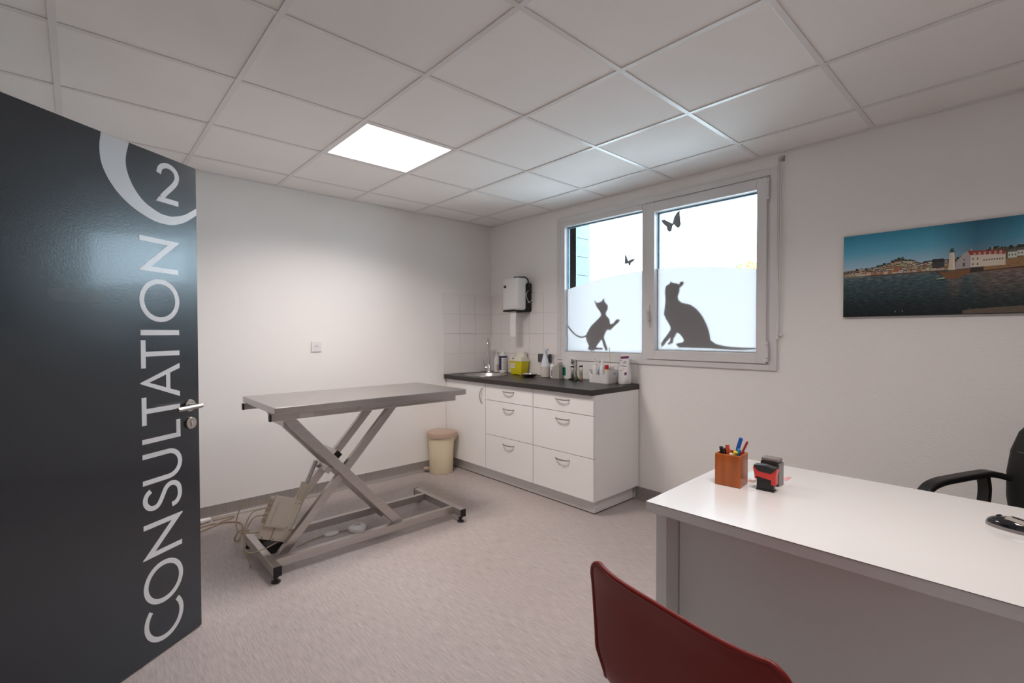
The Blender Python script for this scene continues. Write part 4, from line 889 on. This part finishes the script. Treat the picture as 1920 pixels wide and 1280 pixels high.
pen('carpenter_pencil', (cx-0.010, cy-0.012, cz+0.003), (cx-0.006, cy+0.014, cz+0.133), 0.0052, M['orangepen'], 'flat orange pencil beside the black marker', flat=True, cat='pencil')
pen('ballpoint_pen', (cx+0.006, cy+0.014, cz), (cx+0.035, cy-0.022, cz+0.160), 0.0062, M['blue'], 'blue ballpoint pen standing tallest in the cup', M['blue'])
pen('wooden_pencil', (cx-0.004, cy+0.004, cz), (cx+0.032, cy-0.046, cz+0.150), 0.0042, M['redpen'], 'dark red pencil leaning behind the blue pen', cat='pencil')
pen('teal_pen', (cx-0.012, cy+0.010, cz), (cx+0.010, cy-0.026, cz+0.122), 0.0062, M['teal'], 'teal capped pen in front of the blue pen', M['teal'])
pen('highlighter', (cx-0.010, cy+0.018, cz), (cx-0.012, cy-0.022, cz+0.116), 0.0068, M['yellowpen'], 'yellow highlighter at the front of the cup', M['yellowpen'])
pen('correction_pen', (cx-0.024, cy+0.020, cz), (cx-0.028, cy-0.012, cz+0.110), 0.0055, M['white'], 'white correction pen low at the front of the cup', M['white'])
# stamps
t = thing('self_inking_stamp', (1.838, 0.652, ZD), 'red and black self-inking stamp next to the pen cup', 'stamp', rotz=math.radians(4), local=True)
bxo('stamp_base', (-0.013, 0.016, -0.030, 0.030, 0.0003, 0.006), M['black'], t, bevel=0.002)
bxo('stamp_body', (-0.011, 0.014, -0.028, 0.028, 0.006, 0.048), M['black'], t, bevel=0.002)
PS = lambda u, v, h: Vector((h, u, v))
bm = nb(); prism(bm, [(-0.036, 0.026), (-0.036, 0.060), (-0.040, 0.080), (-0.038, 0.084), (0.038, 0.084), (0.040, 0.080), (0.035, 0.058), (0.034, 0.040), (0.029, 0.038), (0.029, 0.049), (-0.021, 0.043), (-0.021, 0.026)], PS, -0.015, 0.018)
obj('red_shell', bm, M['stamp_red'], t, bevel=0.002)
bm = nb(); prism(bm, [(-0.0385, 0.083), (-0.036, 0.0865), (0.0, 0.0925), (0.036, 0.0905), (0.0385, 0.086), (0.022, 0.069), (-0.020, 0.066)], PS, -0.0165, 0.0195)
obj('grip_cap', bm, M['black'], t, bevel=0.002)
t = thing('pocket_stamp', (1.932, 0.662, ZD), 'tall black stamp with smoky grey side behind the red stamp', 'stamp', local=True)
bxo('stamp_body', (-0.024, 0.024, -0.027, 0.035, 0.0003, 0.088), M['black'], t, bevel=0.004)
bxo('smoky_side', (-0.020, 0.026, -0.0305, -0.0265, 0.0003, 0.085), M['grey_side'], t, bevel=0.001)
bm = nb(); rrect(bm, -0.022, 0.024, -0.029, 0.034, 0.088, 0.101, 0.008); obj('stamp_cap', bm, M['grey_side'], t, bevel=0.004)
obj('paper_slip', box(nb(), 1.945, 2.050, 0.722, 0.782, ZD, ZD+0.0012), M['bluepaper'], loc=(2.0, 0.75, ZD), label='pale blue paper slip between pen cup and stamp', cat='paper')
obj('paper_flag', box(nb(), 2.015, 2.075, 0.640, 0.655, ZD, ZD+0.001), M['pinkpaper'], loc=(2.04, 0.647, ZD), label='pink paper flag behind the black stamp', cat='paper')
t = thing('eraser', (1.915, 0.735, ZD), 'small white and tan eraser beside the pen cup', 'eraser')
bxo('eraser_body', (1.895, 1.925, 0.716, 0.734, ZD, ZD+0.009), M['white'], t, bevel=0.002); bxo('eraser_sleeve', (1.894, 1.912, 0.7152, 0.7348, ZD+0.0002, ZD+0.0096), M['pinklabel'], t)
# mouse
MA = math.atan2(0.85, 0.42)
t = thing('computer_mouse', (1.995, 0.040, ZD), 'black and silver computer mouse on the desk', 'mouse', rotz=MA, local=True)
def mshape(sc, z0, zs):
    rs = []
    for k in range(9):
        f = k/8; a = f*PI/2; rad = math.cos(a); ring = []
        for q in range(32):
            th = 2*PI*q/32; lx = 0.060*math.cos(th)*(0.94 if math.cos(th) > 0 else 1); ly = 0.033*math.copysign(abs(math.sin(th))**0.85, math.sin(th))*(1+0.10*math.cos(th))
            ring.append(Vector((lx*sc*max(rad, 0.02), ly*sc*max(rad, 0.02), z0+zs*math.sin(a)*(1-0.12*lx/0.06))))
        rs.append(ring)
    return rs
obj('mouse_base', rings(nb(), [[Vector((p.x*1.02, p.y*1.03, 0.0004)) for p in mshape(1, 0, 0.03)[0]], [Vector((p.x, p.y, 0.009)) for p in mshape(1, 0, 0.03)[0]]]), M['grey_side'], t, smooth=45)
obj('mouse_shell', rings(nb(), mshape(0.985, 0.009, 0.026)), mat('glossy_black', (0.008, 0.009, 0.012), 0.08, coat=0.6), t, smooth=60)
rs = []
for k in range(7):
    lx = -0.054+0.060*k/6; hw = 0.022*math.sqrt(max(0.05, 1-((lx+0.012)/0.055)**2)); top = 0.0095+0.0262*math.sqrt(max(0.0, 1-(lx/0.060)**2))*(1-0.12*lx/0.06)+0.0006
    rs.append([Vector((lx, -hw, top-0.006)), Vector((lx, -hw*0.5, top-0.001)), Vector((lx, 0, top)), Vector((lx, hw*0.5, top-0.001)), Vector((lx, hw, top-0.006)), Vector((lx, 0, top-0.012))])
obj('silver_inlay', rings(nb(), rs), M['silver'], t, smooth=50)
obj('scroll_wheel', cyl(nb(), (0.028, -0.004, 0.0255), (0.028, 0.004, 0.0255), 0.007, n=16), M['black'], t, smooth=40)

# ------------------------------------------------------------------ black office chair
OC = math.atan2(0.447, -0.894)
oc = thing('office_chair', (2.655, -0.03, 0), 'black padded office chair with loop armrests behind the desk', 'chair', rotz=OC)
def pad(w_, d_, h_, bul): pass
bm = nb(); rrect(bm, -0.24, 0.25, -0.245, 0.245, 0.42, 0.50, 0.09, 6); obj('seat', bm, M['leather'], oc, bevel=0.03, seg=4, smooth=50)
# backrest: rounded slab leaning back
rs = []
prof = [(-0.235, 0.47, 0.20), (-0.262, 0.50, 0.235), (-0.275, 0.60, 0.256), (-0.278, 0.70, 0.258), (-0.285, 0.80, 0.248), (-0.300, 0.88, 0.228), (-0.312, 0.93, 0.195), (-0.320, 0.958, 0.145), (-0.324, 0.966, 0.07)]
for x, z, hw in prof:
    ring = []
    for q in range(28):
        a = 2*PI*q/28; ring.append(Vector((x+0.038*math.copysign(abs(math.sin(a))**0.7, math.sin(a))-0.02*(1-abs(math.cos(a))**2)*0, hw*math.copysign(abs(math.cos(a))**0.55, math.cos(a)), z)))
    rs.append(ring)
br = obj('backrest', rings(nb(), rs), M['leather'], oc, smooth=60)
for yy in (1,):
    obj('seam', tube(nb(), [(-0.240, -0.205, 0.80), (-0.2435, -0.10, 0.795), (-0.2435, 0.10, 0.795), (-0.240, 0.205, 0.80)], 0.0022, k=4, n=6), M['stitch'], br, smooth=60)
for sy in (-1, 1):
    pr = [(-0.024, -0.013), (0.024, -0.013), (0.024, 0.013), (-0.024, 0.013)]
    y = sy*0.285
    bm = nb(); tube(bm, [(-0.275, sy*0.245, 0.672), (-0.20, y-sy*0.008, 0.69), (-0.12, y, 0.688), (0.0, y, 0.683), (0.10, y, 0.676), (0.165, y, 0.655), (0.200, y, 0.61), (0.195, y, 0.55), (0.15, y, 0.49), (0.10, sy*0.262, 0.45), (0.05, sy*0.22, 0.43)], 0, k=5, prof=pr, side=(0, 1, 0))
    ar = obj('armrest', bm, M['black'], oc, smooth=50, bevel=0.006)
    obj('arm_strut', tube(nb(), [(-0.175, y, 0.675), (-0.185, y, 0.62), (-0.175, y, 0.54), (-0.13, sy*0.27, 0.46), (-0.08, sy*0.22, 0.43)], 0, k=5, prof=[(-0.02, -0.011), (0.02, -0.011), (0.02, 0.011), (-0.02, 0.011)], side=(0, 1, 0)), M['black'], ar, smooth=50)
obj('gas_column', cyl(nb(), (0, 0, 0.10), (0, 0, 0.42), 0.026), M['black'], oc, smooth=40)
for q in range(5):
    a = 2*PI*q/5+0.3; c, s_ = math.cos(a), math.sin(a)
    l_ = obj('base_leg', bar(nb(), (0.02*c, 0.02*s_, 0.115), (0.28*c, 0.28*s_, 0.075), 0.04, 0.03, (-s_, c, 0)), M['black'], oc, bevel=0.005)
    obj('castor', cyl(nb(), (0.28*c-0.02*s_, 0.28*s_+0.02*c, 0.0275), (0.28*c+0.02*s_, 0.28*s_-0.02*c, 0.0275), 0.027, n=18), M['black'], l_, smooth=40)
    obj('castor_stem', cyl(nb(), (0.28*c, 0.28*s_, 0.03), (0.28*c, 0.28*s_, 0.075), 0.008), M['black'], l_, smooth=40)

# ------------------------------------------------------------------ red visitor chair
RC = math.radians(-9.8)
rc = thing('visitor_chair', (1.055, 0.435, 0), 'dark red plastic shell chair facing the desk', 'chair', rotz=RC)
path = smoothpath([(0.225, 0, 0.415), (0.215, 0, 0.435), (0.15, 0, 0.442), (0.0, 0, 0.432), (-0.11, 0, 0.436), (-0.165, 0, 0.462), (-0.190, 0, 0.52), (-0.205, 0, 0.62), (-0.220, 0, 0.72), (-0.230, 0, 0.762), (-0.236, 0, 0.783)], 4)
NP = len(path); NU = 24
bm = nb(); grid = []
for i, p in enumerate(path):
    f = i/(NP-1); back = max(0, (p.z-0.45)/0.335); row = []
    hw = 0.23
    if f < 0.15: hw *= 1-0.25*((0.15-f)/0.15)**2
    if back > 0.86: 
        q_ = (back-0.86)/0.13; hw = hw-0.034*(1-math.sqrt(max(0, 1-min(1, q_)**2.2)))
    if 0.0 < back < 0.35 : hw -= 0.018*math.sin(PI*back/0.35)
    for j in range(NU+1):
        u = -1+2*j/NU
        wing = abs(u)**4
        x = p.x + back*0.022*wing; z = p.z + (1-min(1, back*4))*0.030*wing
        # rim rolls outward
        e = max(0, (abs(u)-0.93)/0.07); x -= back*0.0*e
        row.append(bm.verts.new((x, u*hw, z + 0.0*e)))
    grid.append(row)
for i in range(NP-1):
    for j in range(NU): bm.faces.new((grid[i][j], grid[i][j+1], grid[i+1][j+1], grid[i+1][j]))
sh = obj('seat_shell', bm, M['red'], rc, smooth=60)
sm = sh.modifiers.new('thick', 'SOLIDIFY'); sm.thickness = 0.007; sm.offset = 0
sm2 = sh.modifiers.new('sub', 'SUBSURF'); sm2.levels = 1; sm2.render_levels = 1
# rolled rim along the border of the shell
border = [grid_p for grid_p in []]
rim_pts = []
me = sh.data; V = [v.co.copy() for v in me.vertices]; idx = lambda i, j: i*(NU+1)+j
half = NP//2
for i in range(half, NP): rim_pts.append(V[idx(i, 0)])
for j in range(1, NU): rim_pts.append(V[idx(NP-1, j)])
for i in range(NP-1, half-1, -1): rim_pts.append(V[idx(i, NU)])
obj('rolled_rim', tube(nb(), rim_pts, 0.0058, n=8, k=2), M['red'], rc, smooth=60)
for sy in (-1, 1):
    obj('leg_frame', tube(nb(), [(0.22, sy*0.235, 0.012), (0.185, sy*0.205, 0.36), (0.17, sy*0.195, 0.395), (0.13, sy*0.185, 0.412), (0.0, sy*0.18, 0.414), (-0.12, sy*0.185, 0.412), (-0.16, sy*0.195, 0.395), (-0.178, sy*0.205, 0.36), (-0.235, sy*0.235, 0.012)], 0.0095, n=12, k=5), M['chrome'], rc, smooth=60)
    for x in (0.2205, -0.2355): obj('foot_cap', cyl(nb(), (x, sy*0.235, 0.0003), (x, sy*0.235, 0.02), 0.013, 0.012), M['blackm'], rc, smooth=40)
for x in (0.12, -0.12): obj('cross_bar', cyl(nb(), (x, -0.185, 0.412), (x, 0.185, 0.412), 0.008), M['chrome'], rc, smooth=40)

# ------------------------------------------------------------------ harbour picture
PW, PH_ = 1.02, 0.458
pic = thing('picture', (XB, 0.746-PW/2, 1.40), 'panoramic harbour photograph on canvas with lighthouse and blue sky', 'picture')
bxo('canvas', (XB-0.022, XB, 0.746-PW, 0.746, 1.400, 1.400+PH_), M['blackm'], pic)
def print_mat():
    mt = bpy.data.materials.new('harbour_print'); mt.use_nodes = True; nt = mt.node_tree; b = nt.nodes['Principled BSDF']; b.inputs['Roughness'].default_value = 0.5; b.inputs['Specular IOR Level'].default_value = 0.3
    tc = nt.nodes.new('ShaderNodeTexCoord'); sep = nt.nodes.new('ShaderNodeSeparateXYZ'); nt.links.new(tc.outputs['Object'], sep.inputs[0])
    def ramp(stops, src, a, b_):
        mr = nt.nodes.new('ShaderNodeMapRange'); mr.inputs['From Min'].default_value = a; mr.inputs['From Max'].default_value = b_; nt.links.new(src, mr.inputs['Value'])
        cr = nt.nodes.new('ShaderNodeValToRGB'); el = cr.color_ramp.elements
        while len(el) < len(stops): el.new(0.5)
        for e, (p, c) in zip(el, stops): e.position = p; e.color = c + (1,)
        nt.links.new(mr.outputs[0], cr.inputs[0]); return cr.outputs[0]
    sky = ramp([(0, (0.58, 0.56, 0.60)), (0.2, (0.36, 0.58, 0.72)), (0.55, (0.11, 0.42, 0.60)), (1, (0.035, 0.26, 0.40))], sep.outputs['Z'], 0.235, 0.458)
    dark = ramp([(0, (1, 1, 1)), (0.50, (0.95, 0.95, 0.95)), (0.72, (0.42, 0.42, 0.45)), (0.86, (0.55, 0.58, 0.6)), (1, (0.85, 0.9, 0.9))], sep.outputs['Y'], 0.51, -0.25)
    mul = nt.nodes.new('ShaderNodeMix'); mul.data_type = 'RGBA'; mul.blend_type = 'MULTIPLY'; mul.inputs['Factor'].default_value = 1
    nt.links.new(sky, mul.inputs['A']); nt.links.new(dark, mul.inputs['B'])
    sea = ramp([(0, (0.006, 0.010, 0.013)), (0.35, (0.018, 0.035, 0.042)), (0.8, (0.06, 0.11, 0.125)), (1, (0.14, 0.18, 0.20))], sep.outputs['Z'], 0.0, 0.235)
    mp = nt.nodes.new('ShaderNodeMapping'); mp.inputs['Scale'].default_value = (1, 38, 150); mp.inputs['Rotation'].default_value = (0.25, 0, 0); nt.links.new(tc.outputs['Object'], mp.inputs[0])
    nz = nt.nodes.new('ShaderNodeTexNoise'); nz.inputs['Scale'].default_value = 1; nz.inputs['Detail'].default_value = 4; nt.links.new(mp.outputs[0], nz.inputs['Vector'])
    wv = ramp([(0.3, (0.45, 0.45, 0.45)), (0.55, (1, 1, 1)), (0.75, (2.0, 1.9, 1.9))], nz.outputs['Fac'], 0, 1)
    mul2 = nt.nodes.new('ShaderNodeMix'); mul2.data_type = 'RGBA'; mul2.blend_type = 'MULTIPLY'; mul2.inputs['Factor'].default_value = 1
    nt.links.new(sea, mul2.inputs['A']); nt.links.new(wv, mul2.inputs['B'])
    # warm reflected light on the printed water, right half
    wr = ramp([(0.0, (0, 0, 0)), (0.42, (0, 0, 0)), (0.46, (0.5, 0.5, 0.5)), (0.50, (0.05, 0.05, 0.05)), (0.58, (0.5, 0.5, 0.5)), (1, (0.5, 0.5, 0.5))], sep.outputs['Y'], 0.51, -0.51)
    wz = ramp([(0, (0, 0, 0)), (0.3, (0.1, 0.1, 0.1)), (1, (1, 1, 1))], sep.outputs['Z'], 0.03, 0.21)
    m3 = nt.nodes.new('ShaderNodeMix'); m3.data_type = 'RGBA'; m3.blend_type = 'MULTIPLY'; m3.inputs['Factor'].default_value = 1; nt.links.new(wr, m3.inputs['A']); nt.links.new(wz, m3.inputs['B'])
    m4 = nt.nodes.new('ShaderNodeMix'); m4.data_type = 'RGBA'; nt.links.new(m3.outputs['Result'], m4.inputs['Factor']); nt.links.new(mul2.outputs['Result'], m4.inputs['A'])
    m5 = nt.nodes.new('ShaderNodeMix'); m5.data_type = 'RGBA'; m5.blend_type = 'MULTIPLY'; m5.inputs['Factor'].default_value = 1; m5.inputs['A'].default_value = (0.30, 0.16, 0.10, 1); nt.links.new(wv, m5.inputs['B'])
    nt.links.new(m5.outputs['Result'], m4.inputs['B'])
    st = nt.nodes.new('ShaderNodeMath'); st.operation = 'GREATER_THAN'; st.inputs[1].default_value = 0.222; nt.links.new(sep.outputs['Z'], st.inputs[0])
    fin = nt.nodes.new('ShaderNodeMix'); fin.data_type = 'RGBA'; nt.links.new(st.outputs[0], fin.inputs['Factor']); nt.links.new(m4.outputs['Result'], fin.inputs['A']); nt.links.new(mul.outputs['Result'], fin.inputs['B'])
    nt.links.new(fin.outputs['Result'], b.inputs['Base Color']); return mt
bxo('printed_sky_and_sea', (XB-0.0226, XB-0.0220, 0.746-PW+0.0005, 0.7455, 1.4005, 1.400+PH_-0.0005), print_mat(), pic)
def cmat():
    mt = bpy.data.materials.new('print_colours'); mt.use_nodes = True; nt = mt.node_tree; b = nt.nodes['Principled BSDF']; b.inputs['Roughness'].default_value = 0.5; b.inputs['Specular IOR Level'].default_value = 0.3
    a = nt.nodes.new('ShaderNodeAttribute'); a.attribute_name = 'pc'; nt.links.new(a.outputs['Color'], b.inputs['Base Color']); return mt
MPC = cmat(); random.seed(3)
pbm = nb(); pcl = pbm.loops.layers.float_color.new('pc'); lay = [0]
def pp(pts, col):
    lay[0] += 1; x = XB-0.02262-lay[0]*2.0e-6
    f = pbm.faces.new([pbm.verts.new((x, 0.746-p, 1.40+q)) for p, q in pts])
    for l in f.loops: l[pcl] = tuple(col) + (1,)
def pr(p0, p1, q0, q1, col): pp([(p0, q0), (p1, q0), (p1, q1), (p0, q1)], col)
j = lambda a, s=0.15: tuple(c*random.uniform(1-s, 1+s) for c in a)
DK = (0.03, 0.03, 0.022); ST = (0.34, 0.20, 0.13)
prof_t = [(0.0, 0.262), (0.064, 0.267), (0.12, 0.268), (0.164, 0.282), (0.2, 0.289), (0.221, 0.3), (0.259, 0.313), (0.285, 0.300), (0.301, 0.301), (0.326, 0.280), (0.358, 0.279), (0.385, 0.286), (0.424, 0.287), (0.47, 0.285), (0.54, 0.30), (0.60, 0.322), (0.68, 0.318), (0.74, 0.322), (0.85, 0.315), (1.0, 0.30)]
def hz(p):
    for (a, b), (c, d) in zip(prof_t, prof_t[1:]):
        if a <= p <= c: return b+(d-b)*(p-a)/(c-a)
    return 0.3
pp([(0.0, 0.222)] + [(1.015, 0.222)] + [(min(p, 1.015), q-0.006+random.uniform(-0.003, 0.003)) for p, q in prof_t[::-1]], (0.10, 0.085, 0.05))
for k in range(150):     # dark trees along the ridge
    p = random.uniform(0.06, 1.0); q = hz(p)-random.uniform(0, 0.012)
    r_ = random.uniform(0.003, 0.008); pp([(p+r_*math.cos(a), q+r_*0.8*math.sin(a)) for a in [k2*PI/3 for k2 in range(6)]], j(DK, 0.4))
WC = [(0.55, 0.44, 0.33), (0.62, 0.52, 0.40), (0.48, 0.36, 0.24), (0.50, 0.40, 0.22), (0.60, 0.55, 0.48), (0.42, 0.20, 0.11)]
for row in range(4):
    p = 0.004
    while p < 0.44:
        wd = random.uniform(0.008, 0.02); top = hz(min(p, 0.44)); base = 0.228+(top-0.24)*(3-row)*0.24
        hh = random.uniform(0.010, 0.018)
        if base+hh < top+0.004:
            c = j(random.choice(WC)); pr(p, min(p+wd, 0.444), base, base+hh, c)
            pp([(p-0.001, base+hh), (min(p+wd, 0.444)+0.001, base+hh), (min(p+wd, 0.444)-0.002, base+hh+0.005), (p+0.002, base+hh+0.005)], j((0.09, 0.075, 0.07), 0.3))
            nw = int(wd/0.005)
            for q in range(nw): pr(p+0.002+q*0.005, p+0.0035+q*0.005, base+hh*0.35, base+hh*0.65, (0.12, 0.09, 0.07))
        p += wd+random.uniform(0, 0.004)
pr(0.075, 0.083, 0.232, 0.262, (0.5, 0.4, 0.3)); pr(0.228, 0.248, 0.236, 0.262, (0.40, 0.14, 0.06)); pr(0.385, 0.432, 0.24, 0.27, (0.055, 0.05, 0.055)); pp([(0.383, 0.27), (0.434, 0.27), (0.428, 0.287), (0.390, 0.287)], (0.03, 0.03, 0.035))
for k in range(12): p = 0.004+k*0.009; pr(p, p+0.006, 0.222, 0.2245, (0.5, 0.5, 0.5))
pp([(0.10, 0.2225), (0.40, 0.2215), (0.40, 0.229), (0.10, 0.228)], (0.13, 0.08, 0.06))
for k in range(16): p = random.uniform(0.28, 0.44); pr(p, p+0.006, 0.229, 0.232+random.uniform(0, 0.002), j((0.45, 0.45, 0.47), 0.4))
pp([(0.395, 0.226), (0.44, 0.217), (0.436, 0.186), (0.41, 0.21)], (0.03, 0.028, 0.03))
pp([(0.405, 0.224), (0.432, 0.216), (0.528, 0.225), (0.60, 0.232), (1.018, 0.26), (1.018, 0.205), (0.66, 0.210), (0.53, 0.203), (0.474, 0.178), (0.436, 0.183)], (0.20, 0.095, 0.045))
pp([(0.525, 0.205), (0.528, 0.226), (0.60, 0.234), (1.018, 0.246), (1.018, 0.214), (0.66, 0.213)], (0.035, 0.028, 0.026))
pp([(0.574, 0.231), (0.66, 0.262), (1.018, 0.285), (1.018, 0.222), (0.70, 0.219), (0.574, 0.212)], (0.30, 0.17, 0.075))
for k in range(60):
    p = random.uniform(0.58, 1.0); q = random.uniform(0.222, 0.25); pr(p, p+random.uniform(0.004, 0.012), q, q+0.004, j((0.22, 0.13, 0.06), 0.4))
pp([(0.474, 0.226), (0.474, 0.262), (0.50, 0.30), (0.515, 0.312), (0.53, 0.292), (0.53, 0.229)], (0.40, 0.37, 0.36))    # gable
pr(0.528, 0.648, 0.231, 0.292, (0.66, 0.58, 0.48)); pp([(0.517, 0.313), (0.526, 0.291), (0.650, 0.283), (0.640, 0.302)], (0.33, 0.05, 0.03))
for k in range(6): p = 0.538+k*0.018; pr(p, p+0.007, 0.287, 0.300, (0.66, 0.60, 0.52)); pr(p+0.002, p+0.005, 0.289, 0.297, (0.10, 0.08, 0.08))
for k in range(2): pr(0.534+k*0.016, 0.539+k*0.016, 0.240, 0.250, (0.14, 0.11, 0.09)); pr(0.534+k*0.016, 0.539+k*0.016, 0.266, 0.276, (0.14, 0.11, 0.09))
for k in range(8): p = 0.572+k*0.009; pr(p, p+0.0055, 0.258, 0.266, (0.20, 0.17, 0.17))
pr(0.500, 0.508, 0.238, 0.256, (0.10, 0.09, 0.09)); pr(0.503, 0.507, 0.266, 0.275, (0.10, 0.09, 0.09)); pr(0.528, 0.532, 0.312, 0.322, (0.55, 0.48, 0.42)); pr(0.600, 0.604, 0.306, 0.322, (0.45, 0.40, 0.36))
for p0, w_, q0, h_ in ((0.655, 0.030, 0.262, 0.028), (0.686, 0.026, 0.268, 0.026), (0.72, 0.05, 0.262, 0.034), (0.79, 0.04, 0.264, 0.03), (0.86, 0.06, 0.262, 0.03), (0.94, 0.05, 0.264, 0.026)):
    pr(p0, p0+w_, q0, q0+h_, j((0.60, 0.56, 0.52))); pp([(p0-0.002, q0+h_), (p0+w_+0.002, q0+h_), (p0+w_-0.004, q0+h_+0.013), (p0+0.006, q0+h_+0.013)], (0.12, 0.11, 0.12))
    for k in range(int(w_/0.01)): pr(p0+0.003+k*0.01, p0+0.007+k*0.01, q0+0.010, q0+0.018, (0.10, 0.09, 0.09))
pp([(0.446, 0.226), (0.473, 0.225), (0.468, 0.313), (0.451, 0.314)], (0.66, 0.56, 0.44)); pp([(0.463, 0.226), (0.473, 0.225), (0.468, 0.313), (0.463, 0.3135)], (0.74, 0.66, 0.55))
pp([(0.448, 0.313), (0.471, 0.312), (0.471, 0.316), (0.448, 0.317)], (0.04, 0.10, 0.08)); pr(0.4525, 0.4665, 0.316, 0.326, (0.03, 0.09, 0.07)); pp([(0.452, 0.326), (0.467, 0.326), (0.4605, 0.336), (0.4585, 0.336)], (0.03, 0.10, 0.075))
pp([(0.394, 0.183), (0.413, 0.187), (0.432, 0.192), (0.435, 0.180), (0.428, 0.175), (0.400, 0.177)], (0.03, 0.04, 0.04)); pp([(0.398, 0.184), (0.432, 0.191), (0.434, 0.183), (0.405, 0.182)], (0.36, 0.44, 0.36))
pp([(0.501, 0.003), (0.501, 0.021), (0.60, 0.030), (0.703, 0.036), (0.75, 0.03), (0.85, 0.035), (1.018, 0.04), (1.018, 0.003)], (0.13, 0.10, 0.08))
for k in range(80): p = random.uniform(0.505, 1.01); q = random.uniform(0.008, 0.026); pr(p, p+0.005, q, q+0.003, j((0.15, 0.115, 0.09), 0.45))
for p in (0.235, 0.265): pr(p, p+0.003, 0.022, 0.027, (0.5, 0.5, 0.5))
bmesh_keep = pbm
me = bpy.data.meshes.new('printed_town'); 
bmesh.ops.translate(pbm, verts=pbm.verts, vec=-Vector(pic.location)); pbm.to_mesh(me); pbm.free(); me.materials.append(MPC)
o = bpy.data.objects.new('printed_town', me); COL.objects.link(o); o.parent = pic
